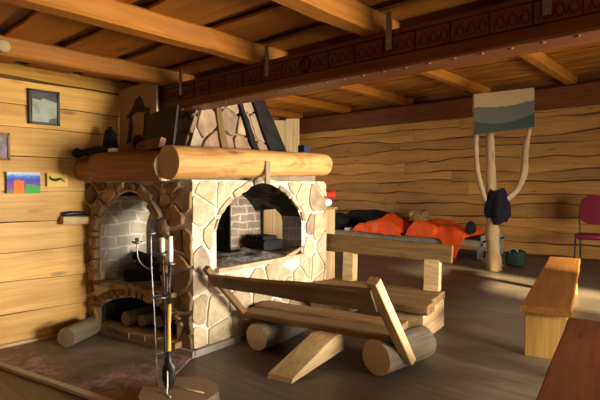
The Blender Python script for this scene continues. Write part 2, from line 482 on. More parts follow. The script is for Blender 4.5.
# back wall with its heavy plate beam
mb = MB()
rows = [0]; z = 0
for h in (.26, .24, .27, .25, .22, .26, .24, .27, .25, .24, .26, .23, .2):
    z += h; rows.append(z)
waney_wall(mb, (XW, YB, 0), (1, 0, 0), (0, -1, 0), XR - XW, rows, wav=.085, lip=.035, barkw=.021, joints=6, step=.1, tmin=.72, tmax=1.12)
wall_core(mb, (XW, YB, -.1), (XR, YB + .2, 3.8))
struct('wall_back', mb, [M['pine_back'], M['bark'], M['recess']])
mb = MB()
board(mb, (XW, YB - .14, 3.15), (XR, YB - .14, 3.15), .2, .42, (0, 0, 1), .03, .02, .8, n=60)
tag(mb.build('plate_beam', [M['beam']]), kind='structure')
# partition walls closing the far zone, right wall with windows, wall behind the camera
mb = MB()
waney_wall(mb, (XW, YP + .02, 0), (1, 0, 0), (0, 1, 0), XL - XW + .0, [i * .27 for i in range(14)], joints=3)
wall_core(mb, (XW, YP - .15, -.1), (XL, YP + .02, 3.8))
struct('wall_partition', mb, [M['pine_back'], M['bark'], M['recess']])
mb = MB()
WEST_WIN = (3.1, 5.3, 1.0, 2.2)   # along Y from YP
waney_wall(mb, (XW, YP, 0), (0, 1, 0), (1, 0, 0), YB - YP, [i * .27 for i in range(14)], joints=3)
wall_core(mb, (XW - .2, YP, -.1), (XW, YB, 3.8))
struct('wall_west', mb, [M['pine_back'], M['bark'], M['recess']])
# right wall: real openings
WINS = [(-.9, .9, .55, 1.75), (2.7, 4.4, .55, 1.75), (5.0, 6.3, .55, 1.75)]   # y0,y1,z0,z1
mb = MB()
rr = [0, .275, .55, .79, 1.03, 1.27, 1.51, 1.75, 2.03, 2.32, 2.59, 2.86, 3.13, 3.4, 3.67]
waney_wall(mb, (XR, YS, 0), (0, 1, 0), (-1, 0, 0), YB - YS, rr, wav=.0, lip=.03, joints=5,
           holes=[(a - YS, b - YS, c, d) for a, b, c, d in WINS])
ys = [YS] + [q for w in WINS for q in w[:2]] + [YB]
for i in range(0, len(ys), 2): wall_core(mb, (XR, ys[i], -.1), (XR + .2, ys[i + 1], 3.8))
for a, b, c, d in WINS:
    wall_core(mb, (XR, a, -.1), (XR + .2, b, c)); wall_core(mb, (XR, a, d), (XR + .2, b, 3.8))
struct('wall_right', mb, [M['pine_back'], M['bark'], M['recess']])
for i, (a, b, c, d) in enumerate(WINS):
    w = tag(bpy.data.objects.new('window_%d' % (i + 1), None), kind='structure'); COL.objects.link(w); w['_w'] = (XR + .1, (a + b) / 2, c); w.location = w['_w']
    m = MB(); x = XR + .08
    for (l, h) in (((x, a, c), (x + .06, a + .07, d)), ((x, b - .07, c), (x + .06, b, d)), ((x, a, c), (x + .06, b, c + .07)), ((x, a, d - .07), (x + .06, b, d)),
                   ((x, (a + b) / 2 - .03, c), (x + .06, (a + b) / 2 + .03, d))):
        box(m, l, h, .004, 2 if h[2] - l[2] > .5 else 1)
    m.build('window_frame', M['pine_back'], w)
    m = MB(); box(m, (x + .025, a + .05, c + .05), (x + .031, b - .05, d - .05), 0, 1); m.build('window_glass', M['glass'], w)
mb = MB()
waney_wall(mb, (XL, YS, 0), (1, 0, 0), (0, 1, 0), XR - XL, [i * .27 for i in range(10)], joints=3)
wall_core(mb, (XL - .2, YS - .2, -.1), (XR + .2, YS, 2.7))
struct('wall_front', mb, [M['beam'], M['bark'], M['recess']])

# unseen block added outside to keep low sun out of the first two windows
mb = MB(); box(mb, (5.2, -4, -.1), (8.5, 3.4, 4.2), .02, 1); struct('wall_sun_blocker', mb, M['pine_back'])
mb = MB(); box(mb, (XR + .2, -8, -.2), (30, 20, -.1), 0, 1); struct('ground', mb, M['soil'])

# low ceiling over the front: wide boards laid with gaps, darker boards behind
ZJ, ZC = 2.33, 2.47
mb = MB()
y = YS
while y < YP + .1:
    w = rnd(.30, .40)
    tint = rnd(.9, 1.08)
    board(mb, (XL - .1, y + w / 2, ZC + .012), (XR + .1, y + w / 2, ZC + .012), w, .024, (0, 0, 1), .004, .025, tint, n=50)
    y += w + rnd(.09, .14)
box(mb, (XL - .1, YS, ZC + .034), (XR + .1, YP + .1, ZC + .09), 0, 0, 1, 1)
struct('ceiling', mb, [M['ceil'], M['recess']])
# loft face above the big beam, seen only from the far zone
mb = MB(); wall_core(mb, (XL - .1, YP, 2.34), (XR + .1, YP + .06, 3.8), 0)
struct('wall_loft', mb, [M['recess']])
# high ceiling over the far zone
mb = MB(); y = YP
ZJ2, ZC2 = 3.37, 3.54
while y < YB:
    w = rnd(.26, .36)
    board(mb, (XW - .1, y + w / 2, ZC2 + .012), (XR + .1, y + w / 2, ZC2 + .012), w, .024, (0, 0, 1), .004, .03, rnd(.85, 1.1), n=60)
    y += w + rnd(.06, .12)
box(mb, (XW - .1, YP, ZC2 + .05), (XR + .1, YB + .1, ZC2 + .09), 0, 0, 1, 1)
struct('ceiling_far', mb, [M['ceil'], M['recess']])
# joists
for i, x in enumerate((-3.98, -2.78, -1.76, -.72, .4, 1.5)):
    mb = MB(); board(mb, (x + .07, YS, (ZJ + ZC) / 2), (x + .07, YP, (ZJ + ZC) / 2), .14, ZC - ZJ, (0, 0, 1), .016, .035, rnd(.98, 1.1), n=30)
    o = mb.build('ceiling_joist', [M['ceil']])
    tag(o, kind='structure')
for x in (-9.5, -7.78, -5.93, -4.08, -2.41, -.7, 1.0):
    mb = MB(); board(mb, (x, YP + .06, (ZJ2 + ZC2) / 2), (x, YB, (ZJ2 + ZC2) / 2), .16, ZC2 - ZJ2, (0, 0, 1), .012, .012, rnd(.98, 1.1), n=30)
    tag(mb.build('ceiling_joist', [M['ceil']]), kind='structure')

# carved cross beam
BY0, BY1, BZ0, BZ1 = 2.5, 2.73, 2.10, 2.33
bx0 = -4.36
beam = tag(bpy.data.objects.new('cross_beam', None), kind='structure'); COL.objects.link(beam); beam['_w'] = (bx0, BY0, BZ0); beam.location = (bx0, BY0, BZ0)
mb = MB(); board(mb, (bx0, (BY0 + BY1) / 2, (BZ0 + BZ1) / 2), (XR, (BY0 + BY1) / 2, (BZ0 + BZ1) / 2), BY1 - BY0, BZ1 - BZ0, (0, 0, 1), .012, .006, .95, n=60)
mb.build('timber', [M['beam']], beam)
mb = MB(); yy = BY0 - .003
def bl(x0, z0, x1, z1, w=.005): board(mb, (x0, yy, z0), (x1, yy, z1), w, .008, (0, -1, 0), 0, 0, 1)
zt, zb = BZ0 + .19, BZ0 + .075
bl(bx0 + .05, zt, XR, zt); bl(bx0 + .05, zb, XR, zb)
x = bx0 + .05; k = 0
while x < XR - .2:
    w = .21
    bl(x, zb, x, zt)
    for j in range(3):
        q = x + .02 + j * .06; 
        tube(mb, smooth_path([(q, yy, zb + .02), (q + .03, yy, zb + .085), (q + .055, yy, zb + .045), (q + .03, yy, zb + .02), (q + .01, yy, zb + .06)], 3), .0022, 4)
    x += w; k += 1
for r in (.05, .042):
    tube(mb, [(-2.2 + r * math.cos(t * .3927), yy, (zt + zb) / 2 + r * math.sin(t * .3927)) for t in range(16)], .003, 4, closed=True)
mb.build('burnt_ornament', [M['burn']], beam)
mb = MB(); x = bx0 + .2
while x < XR:
    lathe(mb, (x, BY0 + .045, BZ0 - .006), [(.013, .008), (.013, .003), (.010, .001)], 10); x += .15
mb.build('wooden_pegs', [M['recess']], beam)
for x in (-3.66, -2.57, -1.54, -.68):
    mb = MB(); box(mb, (x - .02, BY0 - .012, BZ1 - .12), (x + .02, BY0 - .002, BZ1 + .10), .002, 2); 
    for zz in (-.09, -.05): lathe(mb, (x, BY0 - .012, BZ1 + zz), [(.006, -.004), (.006, .004)], 8)
    mb.build('metal_strap', [M['steel']], beam)

# hearth floor, its pale border strip, and skirting along the left wall
def slab(name, poly, z0, z1, mat):
    m = MB(); prism(m, [(x, y, z0) for x, y in poly], (0, 0, z1 - z0)); return struct(name, m, mat)
slab('hearth_floor', [(-4.70, 1.12), (-4.24, 1.22), (-3.09, 1.46), (-2.6, 1.56), (-2.86, 1.72), (-3.31, 2.36), (-3.31, 2.5), (-4.70, 2.5)], 0.0, .012, M['hearth'])
mb = MB(); board(mb, (-4.69, 1.115, .015), (-2.5, 1.575, .015), .05, .03, (0, 0, 1), .004, .008, 1, n=20)
struct('trim_1', mb, wood('weathered_strip', (.52, .46, .36), (.36, .31, .23), knots=False))
mb = MB(); board(mb, (-4.685, YS, .02), (-4.685, 1.9, .02), .03, .04, (0, 0, 1), .004, 0, 1)
struct('baseboard_left', mb, M['pale'])

# ------------------------------------------------------------------ fireplace
FP = empty('fireplace', (-4.0, 3.2, 0), 'double stone fireplace with two arched openings and log mantel', 'fireplace')
A2, B2, C2 = V((-4.70, 2.12, 0)), V((-3.33, 2.37, 0)), V((-3.45, 4.25, 0))
ZT = 1.46
def mesh_prism(name, poly, ext, mats, mi=0):
    m = MB(); prism(m, poly, ext, mi); return m.build(name, mats)
inset = [(-4.70, 2.127), (-3.338, 2.377), (-3.458, 4.245), (-4.70, 4.245)]
body = mesh_prism('masonry', [(x, y, 0) for x, y in inset], (0, 0, ZT), [M['mortar'], M['brick'], M['soot_shade'], M['limebrick'], M['smoked']])
PW = 1.62
def arch_poly(u0, u1, z0, zs, za, n=14, pt=.0):
    """outline in (u,z): sill z0, spring zs, apex za"""
    p = [(u0, z0), (u1, z0)]
    for i in range(n + 1):
        t = math.pi * i / n; c, q = math.cos(t), abs(math.sin(t)); e = 2 / PW
        p.append(((u0 + u1) / 2 + (u1 - u0) / 2 * math.copysign(abs(c) ** e, c), zs + (za - zs) * q ** e))
    return p
class Face:
    def __init__(s, o, e):
        s.o = V(o); d = V(e) - s.o; s.W = d.length; s.u = d.normalized(); s.n = V((s.u.y, -s.u.x, 0))
    def p(s, u, z, d=0): return s.o + s.u * u + V((0, 0, z)) + s.n * d
FL = Face(A2, B2); FR = Face(B2, C2)
# openings (u along the face, z)
niche = (.19, 1.04, .50, .98, 1.36)
slot = (.20, 1.20, .10, .24, .40)
chamb = (.27, 1.47, .69, 1.02, 1.44)
cut = []
def cutter(poly, ext, mi):
    o = mesh_prism('cutter', poly, ext, [M['mortar'], M['brick'], M['soot_shade'], M['limebrick'], M['smoked']], mi); cut.append(o)
cutter([FL.p(u, z, .1) for u, z in arch_poly(*niche)], FL.n * -.66, 1)
cutter([FL.p(u, z, .1) for u, z in arch_poly(*slot)], FL.n * -.75, 2)
cutter([FR.p(u, z, .1) for u, z in arch_poly(*chamb)], FR.n * -1.02, 1)
cutter([(-4.44, 3.75, .74), (-3.70, 3.75, .74), (-3.70, 3.75, 1.10), (-3.82, 3.75, 1.27), (-4.32, 3.75, 1.27), (-4.44, 3.75, 1.10)], (0, .7, 0), 1)
for c in cut:
    md = body.modifiers.new('b', 'BOOLEAN'); md.operation = 'DIFFERENCE'; md.object = c; md.solver = 'EXACT'
dg = bpy.context.evaluated_depsgraph_get()
nm = bpy.data.meshes.new_from_object(body.evaluated_get(dg))
body.modifiers.clear(); body.data = nm
for c in cut: bpy.data.objects.remove(c)
for p in nm.polygons:
    c = p.center; nn_ = p.normal
    if p.material_index == 1:
        if c.y < 3.0 and c.x < -3.6 and abs(nn_.dot(FL.n)) > .8 and c.z > .45: p.material_index = 2
        if c.y > 2.5 and (abs(nn_.dot(FR.n)) > .8): p.material_index = 2
        if c.y > 2.5 and nn_.y < -.7: p.material_index = 4
        if nn_.z < -.3: p.material_index = 2
        if nn_.x > .3 and c.y < 2.95 and c.z > .45 and c.x < -4.3: p.material_index = 3
body.parent = FP; body.location = -FP.location
# pier inside the chamber
mb = MB(); box(mb, (-4.41, 3.38, .68), (-4.06, 3.84, 1.46), .01, 2); o = mb.build('inner_pier', [M['brick'], M['soot_shade']], FP)
for p in o.data.polygons:
    if p.normal.y < -.7: p.material_index = 1  # side turned from the windows painted dark as its shade

def clip(poly, px, py, nx, ny):
    out = []
    for i in range(len(poly)):
        a, b = poly[i], poly[(i + 1) % len(poly)]
        da = (a[0] - px) * nx + (a[1] - py) * ny; db = (b[0] - px) * nx + (b[1] - py) * ny
        if da <= 0: out.append(a)
        if (da < 0 < db) or (db < 0 < da):
            t = da / (da - db); out.append((lerp(a[0], b[0], t), lerp(a[1], b[1], t)))
    return out
def cells(rect, sx, sz, rs, relax=1):
    u0, u1, z0, z1 = rect; pts = []; z = z0 + sz / 2; row = 0
    while z < z1 + sz * .3:
        u = u0 + (sx / 2 if row % 2 else 0) 
        while u < u1 + sx * .3:
            pts.append((u + rs.uniform(-.36, .36) * sx, z + rs.uniform(-.32, .32) * sz)); u += sx * rs.uniform(.75, 1.3)
        z += sz; row += 1
    res = []
    for i, (x, y) in enumerate(pts):
        if not (u0 - .05 < x < u1 + .05 and z0 - .05 < y < z1 + .05): continue
        poly = [(u0, z0), (u1, z0), (u1, z1), (u0, z1)]
        for j, (x2, y2) in enumerate(pts):
            if i != j and abs(x2 - x) < 4 * sx and abs(y2 - y) < 4 * sz:
                poly = clip(poly, (x + x2) / 2, (y + y2) / 2, x2 - x, y2 - y)
                if len(poly) < 3: break
        if len(poly) >= 3: res.append(poly)
    return res
def in_arch(u, z, ar, g=0.0):
    u0, u1, z0, zs, za = ar; c = (u0 + u1) / 2; a = (u1 - u0) / 2 + g
    if z < z0 - g or abs(u - c) > a: return False
    if z <= zs: return True
    b = za - zs + g; 
    return abs((u - c) / a) ** PW + abs((z - zs) / b) ** PW < 1
def push_out(u, z, ar, g):
    u0, u1, z0, zs, za = ar; c = (u0 + u1) / 2; a = (u1 - u0) / 2 + g
    if z < zs:
        if z < z0 + .06: return (u, z0 - g)
        return (c + math.copysign(a, u - c), z)
    b = za - zs + g; du, dz = (u - c) / a, (z - zs) / b; l = max(1e-4, (abs(du) ** PW + abs(dz) ** PW) ** (1 / PW))
    return (c + du / l * a, zs + dz / l * b)
def stone(mb, face, poly, gap, h, rs, tint, puff=.6):
    n = len(poly); cx = sum(p[0] for p in poly) / n; cz = sum(p[1] for p in poly) / n
    # resample for a rounder, rougher outline
    pts = []
    for i in range(n):
        a, b = poly[i], poly[(i + 1) % n]; L = math.hypot(b[0] - a[0], b[1] - a[1]); k = max(1, int(L / .05))
        for j in range(k): pts.append((lerp(a[0], b[0], j / k), lerp(a[1], b[1], j / k)))
    for _ in range(1):
        m = len(pts); pts = [((pts[i - 1][0] + 5 * pts[i][0] + pts[(i + 1) % m][0]) / 7 + rs.uniform(-.006, .006), (pts[i - 1][1] + 5 * pts[i][1] + pts[(i + 1) % m][1]) / 7 + rs.uniform(-.006, .006)) for i in range(m)]
    m = len(pts)
    def ring(g, d):
        out = []
        for (x, y) in pts:
            dx, dy = x - cx, y - cz; l = max(1e-4, math.hypot(dx, dy)); s = max(.15, (l - g) / l)
            dd = d * (1 + .35 * noise.noise(V((x * 9, y * 9, tint * 7))))
            out.append(face.p(cx + dx * s, cz + dy * s, dd))
        return out
    r0 = ring(gap, -.01); r1 = ring(gap + .002, h * .8); r2 = ring(gap + .012, h)
    tl = rs.uniform(-.25, .25)
    vs = r0 + r1 + r2 + [face.p(cx, cz, h * (1.05 + tl * .3))]
    fs = []
    for q in (0, 1):
        for i in range(m):
            j = (i + 1) % m; fs.append((q * m + i, q * m + j, (q + 1) * m + j, (q + 1) * m + i))
    for i in range(m): fs.append((2 * m + i, 2 * m + (i + 1) % m, 3 * m))
    mb.add(vs, fs, None, tint, 0, False)
def face_stones(face, rect, sx, sz, arches, seed, gap=.010, h=.045, ring=.09, skipk=.45):
    rs = random.Random(seed); m = MB()
    for poly in cells(rect, sx, sz, rs):
        n = len(poly); c = (sum(p[0] for p in poly) / n, sum(p[1] for p in poly) / n)
        q = poly; skip = False
        for ar in arches:
            if in_arch(c[0], c[1], ar, ring * skipk): skip = True; break
            q = [push_out(p[0], p[1], ar, ring) if in_arch(p[0], p[1], ar, ring) else p for p in q]
        if skip: continue
        ar_ = abs(sum(q[i][0] * q[(i + 1) % n][1] - q[(i + 1) % n][0] * q[i][1] for i in range(n))) / 2
        if ar_ < .0025: continue
        stone(m, face, q, gap, h * rs.uniform(.6, 1.25), rs, rs.random())
    return m
def voussoirs(face, ar, ringw, n, seed, m=None, legs=True, gap=.006, h=.06):
    rs = random.Random(seed); m = m or MB(); u0, u1, z0, zs, za = ar; c = (u0 + u1) / 2; a0 = (u1 - u0) / 2; b0 = za - zs
    ts = [math.pi * i / n + (rs.uniform(-.05, .05) if 0 < i < n else 0) for i in range(n + 1)]
    for t0, t1 in zip(ts[:-1], ts[1:]):
        o = ringw * rs.uniform(.8, 1.35); i_ = rs.uniform(-.012, .012)
        P = lambda t, g: (c + (a0 + g) * math.copysign(abs(math.cos(t)) ** (2 / PW), math.cos(t)), zs + (b0 + g) * abs(math.sin(t)) ** (2 / PW))
        stone(m, face, [P(t0, i_), P(t0, o), P((t0 + t1) / 2, o), P(t1, o), P(t1, i_)], gap, h * rs.uniform(.7, 1.2), rs, rs.random())
    if legs:
        for s, uu in ((-1, u0), (1, u1)):
            z = z0
            while z < zs - .03:
                hh = min(rs.uniform(.09, .2), zs - z); 
                if zs - z - hh < .05: hh = zs - z
                w = ringw * rs.uniform(.75, 1.2); i_ = rs.uniform(-.015, .01)
                p = [(uu - s * i_, z), (uu + s * w, z), (uu + s * w, z + hh), (uu - s * i_, z + hh)]
                if s < 0: p = p[::-1]
                stone(m, face, p, gap, h * rs.uniform(.7, 1.2), rs, rs.random()); z += hh
    return m
m = face_stones(FL, (-.02, FL.W + .01, .03, ZT - .01), .19, .17, [niche, slot], 3, gap=.014, h=.022, ring=.09)
m.build('left_facing_stones', [M['stonebrown']], FP)
m = face_stones(FR, (-.01, FR.W + .03, .03, ZT), .27, .21, [chamb], 11, gap=.014, h=.010, ring=.05, skipk=.2)
m.build('right_facing_stones', [M['stone']], FP)
m = voussoirs(FL, niche, .12, 8, 5, h=.045); m = voussoirs(FL, slot, .11, 15, 6, m, legs=False, h=.045)
m.build('arch_stones', [M['stonebrown']], FP)
m = voussoirs(FR, chamb, .06, 8, 9, legs=False, h=.016, gap=.008)
m.build('arch_stones', [M['stone']], FP)
# hearth sills
m = MB(); rs = random.Random(4)
u = .16
while u < 1.1:
    w = rs.uniform(.14, .24); prism(m, [FL.p(u, .475, -.1), FL.p(u + w - .01, .475, -.1), FL.p(u + w - .015, .475, .07 * rs.uniform(.7, 1.2)), FL.p(u + .01, .475, .08 * rs.uniform(.7, 1.2))], (0, 0, .035), 0, rs.random()); u += w
m.build('stone_sill', [M['stonebrown']], FP); m = MB()
u = .2
while u < 1.2:
    w = rs.uniform(.1, .2); prism(m, [FL.p(u, .06, -.1), FL.p(u + w - .01, .06, -.1), FL.p(u + w - .015, .06, .09 * rs.uniform(.7, 1.2)), FL.p(u + .01, .06, .08 * rs.uniform(.7, 1.2))], (0, 0, .045), 0, rs.random()); u += w
m.build('stone_sill', [M['stonebrown']], FP)
m = MB(); prism(m, [FR.p(.25, .655, -.2), FR.p(1.5, .655, -.2), FR.p(1.5, .655, .03), FR.p(.25, .655, .045)], (0, 0, .04), 0, .6)
m.build('stone_sill', [M['stone']], FP)
m = MB()
for f in (FL, FR):
    prism(m, [f.p(-.0 if f is FR else .02, 0, -.05), f.p(f.W + .03, 0, -.05), f.p(f.W + .05, 0, .055), f.p(-.02 if f is FR else .02, 0, .055)], (0, 0, .055))
m.build('plinth', [flat('grey_plinth', (.30, .26, .22), .9, var=.2)], FP)
# mantel logs
m = MB(); log(m, (-3.285, 2.12, 1.592), (-3.42, 4.19, 1.648), .136, .122, 22, 16, .02); m.build('mantel_log', [M['log'], M['end']], FP)
m = MB(); board(m, (-3.21, 3.12, 1.43), (-3.21, 3.12, 1.64), .06, .014, (1, 0, 0), .002); m.build('iron_bracket', [M['greywood']], FP)
m = MB(); log(m, (-4.60, 2.075, 1.565), (-4.15, 2.115, 1.565), .112, .108, 20, 8, .03); m.build('mantel_log', [M['logdark'], M['end']], FP)
m = MB(); log(m, (-4.245, 2.045, 1.582), (-3.43, 2.19, 1.57), .130, .125, 20, 10, .03); m.build('mantel_log', [M['logdark'], M['end']], FP)
# mantel shelf behind the logs
m = MB(); prism(m, [(-4.69, 2.05, 1.66), (-3.45, 2.25, 1.66), (-3.5, 4.2, 1.66), (-4.69, 4.2, 1.66)], (0, 0, .03)); prism(m, [(-4.69, 2.17, 1.45), (-3.5, 2.4, 1.45), (-3.55, 4.2, 1.45), (-4.69, 4.2, 1.45)], (0, 0, .215))
m.build('mantel_shelf', [M['greywood']], FP)
# chimney hood
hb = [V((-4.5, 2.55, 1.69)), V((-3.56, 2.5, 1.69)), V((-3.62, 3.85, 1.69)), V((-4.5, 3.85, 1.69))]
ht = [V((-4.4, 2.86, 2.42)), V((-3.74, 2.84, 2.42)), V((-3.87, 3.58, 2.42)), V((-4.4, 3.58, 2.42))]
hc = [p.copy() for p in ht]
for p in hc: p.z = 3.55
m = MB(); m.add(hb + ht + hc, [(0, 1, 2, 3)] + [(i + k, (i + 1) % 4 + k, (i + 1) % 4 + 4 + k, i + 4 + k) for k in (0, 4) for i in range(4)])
m.build('chimney_hood', [flat('shaded_hood_mortar', (.34, .26, .17), .9)], FP)  # mortar colour darkened to paint the shade under the beam
class Quad:
    def __init__(s, a, b, c, d, W, H): s.a, s.b, s.c, s.d, s.W, s.H = a, b, c, d, W, H; s.n = (b - a).cross(d - a).normalized()
    def p(s, u, z, dd=0):
        u /= s.W; z /= s.H
        return s.a.lerp(s.b, u).lerp(s.d.lerp(s.c, u), z) + s.n * dd
HQ = Quad(hb[1], hb[2], ht[2], ht[1], 1.35, .8); HF = Quad(hb[0], hb[1], ht[1], ht[0], .94, .8)
m = face_stones(HQ, (0, 1.35, 0, .8), .30, .26, [], 21, gap=.012, h=.02); mf = face_stones(HF, (0, .94, 0, .8), .2, .18, [], 22, gap=.010, h=.03)
m.add(mf.v, mf.f, None, .5)
m.t = m.t[:-len(mf.v)] + mf.t
m.build('hood_stones', [stone_mat('hood_stone', [(0, (.30, .20, .13)), (.3, (.42, .30, .18)), (.6, (.36, .22, .15)), (1, (.46, .34, .20))])], FP)  # pinkish stone, its tones lowered for the shade under the beam
def strap(u0, u1, w0, w1, mat, name, t=.05, n=6, wob=0):
    m = MB(); vs = []; 
    for i in range(n + 1):
        z = i / n; cu = lerp(u0, u1, z) + wob * noise.noise(V((z * 6, u0 * 9, 0))); w = lerp(w0, w1, z) * (1 + (wob * 8) * noise.noise(V((z * 9, u0, 4))))
        for (du, dd) in ((-.5, -.02), (.5, -.02), (.5, t), (-.5, t)): vs.append(HQ.p((cu + du * w) * 1.35, z * .8, dd))
    fs = [(i * 4 + k, i * 4 + (k + 1) % 4, i * 4 + 4 + (k + 1) % 4, i * 4 + 4 + k) for i in range(n) for k in range(4)] + [(0, 1, 2, 3), (n * 4, n * 4 + 1, n * 4 + 2, n * 4 + 3)]
    m.add(vs, fs, [V((i // 4 * .13, (i % 4) * .05, 0)) for i in range(len(vs))]); m.build(name, [mat], FP)
strap(.30, .13, .065, .06, M['bench'], 'hood_post')
strap(.60, .50, .06, .055, M['char'], 'charred_branch', .06, 10, .035)
strap(.86, .90, .20, .26, M['char'], 'charred_plank', .05, 6, .008)

# ash and wood in the openings
def ashpile(name, f, u0, u1, d0, d1, z, h, label):
    m = MB(); n = 18; vs = []; fs = []
    for i in range(n + 1):
        for j in range(n + 1):
            a, b = i / n, j / n; e = min(a, 1 - a, b, 1 - b) * 4; e = min(1, e)
            u_ = lerp(u0, u1, a); d_ = lerp(d0, d1, b)
            vs.append(f.p(u_, z + e * h * (.55 + .9 * noise.noise(V((u_ * 6, d_ * 6, z)))), d_))
    for i in range(n):
        for j in range(n): fs.append((i * (n + 1) + j, i * (n + 1) + j + 1, (i + 1) * (n + 1) + j + 1, (i + 1) * (n + 1) + j))
    m.add(vs, fs, None, 1, 0, True); return tag(m.build(name, [M['ash']]), label, 'ash', None, 'stuff')
ashpile('ash_heap', FR, .31, 1.42, -.62, .0, .692, .05, 'pale grey ash spread over the sill of the right arched opening')
ashpile('ash_heap', FL, .25, .98, -.6, -.02, .502, .05, 'dark ash and cinders lying in the left arched opening')
def firewood(p0, p1, r, mat, label, group=None, endm='greyend', name='firewood_log'):
    m = MB(); log(m, p0, p1, r, r * .95, 14, 6, .08); return tag(m.build(name, [mat, M[endm]], loc=(V(p0) + V(p1)) / 2), label, 'firewood', group)
def fl(u, z, d): return FL.p(u, z, d)
firewood(fl(.27, .585, -.48), fl(.52, .575, -.08), .07, M['char'], 'charred log lying on the ash at the left of the left arch', endm='char')
firewood(fl(.50, .57, -.10), fl(.86, .565, -.30), .06, M['char'], 'charred log lying crosswise in front in the left arch', endm='char')
firewood(fl(.26, .70, -.38), fl(.66, .67, -.30), .055, M['char'], 'charred log topmost on the burnt pile in the left arch', endm='char')
firewood(fl(.50, .172, -.04), fl(.50, .172, -.5), .065, M['greylog'], 'firewood log with pale cut end, left in the low opening')
firewood(fl(.66, .165, -.09), fl(.68, .165, -.5), .058, M['greylog'], 'grey firewood log second from left in the low opening')
firewood(fl(.82, .16, -.15), fl(.80, .16, -.5), .055, M['greylog'], 'grey firewood log furthest right and set back in the low opening')
m = MB(); box(m, (-3.95, 3.5, .735), (-3.66, 3.78, .84), .02, 0); box(m, (-3.93, 3.52, .84), (-3.70, 3.74, .88), .02, 0)
tag(m.build('charred_block', [M['char']], loc=(-3.8, 3.64, .735)), 'charred wood block in the back of the right arched opening', 'firewood')

# grey log on the floor by the wall
m = MB(); log(m, (-4.29, 1.74, .098), (-4.47, 2.06, .098), .086, .084, 18, 8, .03)
tag(m.build('wood_log', [M['greylog'], M['greyend']], loc=(-4.4, 1.95, .012)), 'short thick grey log lying on the hearth floor beside the left wall', 'log')
# little plank shelf on wall / fireplace with iron on it
m = MB(); board(m, (-4.66, 1.86, 1.09), (-4.66, 2.22, 1.075), .1, .075, (0, 0, 1), .008, .005, 1.0, n=8)
tag(m.build('wall_ledge', [M['pale']], loc=(-4.66, 1.9, 1.05)), 'short pale wood ledge sticking out from the fireplace along the left wall', 'ledge')
m = MB(); tube(m, smooth_path([(-4.66, 1.88, 1.145), (-4.65, 1.97, 1.15), (-4.66, 2.08, 1.145)], 4), [.022] * 8 + [.014], 8)
lathe(m, (-4.66, 1.9, 1.13), [(.03, 0), (.034, .015), (.02, .035)], 12)
tag(m.build('iron_hook', [M['iron']], loc=(-4.66, 1.95, 1.13)), 'black iron tool lying on the pale ledge by the left wall', 'tool')

# ------------------------------------------------------------------ things on the mantel
# poster
m = MB(); PX0, PX1, PZ0, PZ1, PY = -4.66, -3.97, 1.70, 2.38, 2.44
prism(m, [(PX0, PY, PZ0), (PX1, PY, PZ0), (PX1, PY, PZ1), (PX0, PY, PZ1)], (0, .02, 0))
P = m.build('wall_poster', [M['paper']], loc=(-4.3, 2.45, PZ0)); tag(P, 'beige poster with a dark figure drawing standing on the mantel in the corner', 'poster')
m = MB(); cx = -4.30; k = 1.0
def dr(pts): prism(m, [(cx + x * 1.25, PY - .004, PZ0 + z) for x, z in pts], (0, .003, 0))
dr([(-.10, .44), (-.16, .40), (-.15, .37), (.0, .42), (.17, .40), (.19, .43), (.10, .46), (.08, .52), (.04, .57), (-.02, .55), (-.06, .49)])
dr([(-.12, .38), (-.09, .40), (-.07, .26), (-.10, .14), (-.17, .12), (-.14, .25)])
dr([(.10, .40), (.17, .40), (.21, .25), (.24, .10), (.10, .05), (.06, .14), (.09, .25)])
dr([(-.05, .20), (.05, .20), (.08, .12), (.02, .03), (-.04, .06), (-.08, .13)])
m.build('figure_drawing', [M['ink']], P)
# dark leaning board
m = MB(); board(m, (-4.08, 2.40, 1.88), (-3.60, 2.40, 1.92), .40, .02, (.1, -1, .2), .006, .01, 1, n=6)
tag(m.build('leaning_board', [wood('near_black_board', (.035, .022, .012), (.018, .011, .007), knots=False)], loc=(-3.8, 2.42, 1.70)), 'dark wooden board leaning back on the mantel beside the beige poster', 'board')
m = MB(); board(m, (-4.05, 2.30, 1.75), (-3.62, 2.28, 1.77), .10, .05, (0, -1, .3), .004, 0, 1)
for i in range(7): lathe(m, (-3.99 + i * .055, 2.272, 1.76), [(.012, -.012), (.016, 0), (.012, .012)], 8)
tag(m.build('carved_plaque', [wood('reddish_carving', (.22, .07, .04), (.12, .035, .02), knots=False)], loc=(-3.85, 2.3, 1.70)), 'small dark reddish carved strip in front of the dark leaning board', 'plaque')
m = MB(); blob(m, (-4.45, 2.24, 1.80), (.085, .06, .16), 14, 10, .28, 2.6, 1.69)
tag(m.build('dark_carving', [M['black']], loc=(-4.45, 2.24, 1.69)), 'upright dark knobbly carving on the mantel at the poster', 'carving')
m = MB(); tube(m, smooth_path([(-4.6, 1.98, 1.715), (-4.5, 2.0, 1.72), (-4.35, 2.04, 1.735), (-4.2, 2.06, 1.735), (-4.05, 2.08, 1.735)], 5), [.045, .05, .048, .04, .032, .03, .03, .032, .03, .028, .03, .034, .036, .03, .026, .022, .02, .016, .014, .012, .01], 8)
tag(m.build('driftwood', [M['char']], loc=(-4.3, 2.12, 1.68)), 'blackened driftwood stick lying along the left mantel logs', 'driftwood')
m = MB(); box(m, (-4.08, 2.03, 1.705), (-4.0, 2.08, 1.735), .004, 0)
tag(m.build('matchbox', [M['white']], loc=(-4.06, 2.1, 1.705)), 'small white box on the left mantel log beside the driftwood', 'box')
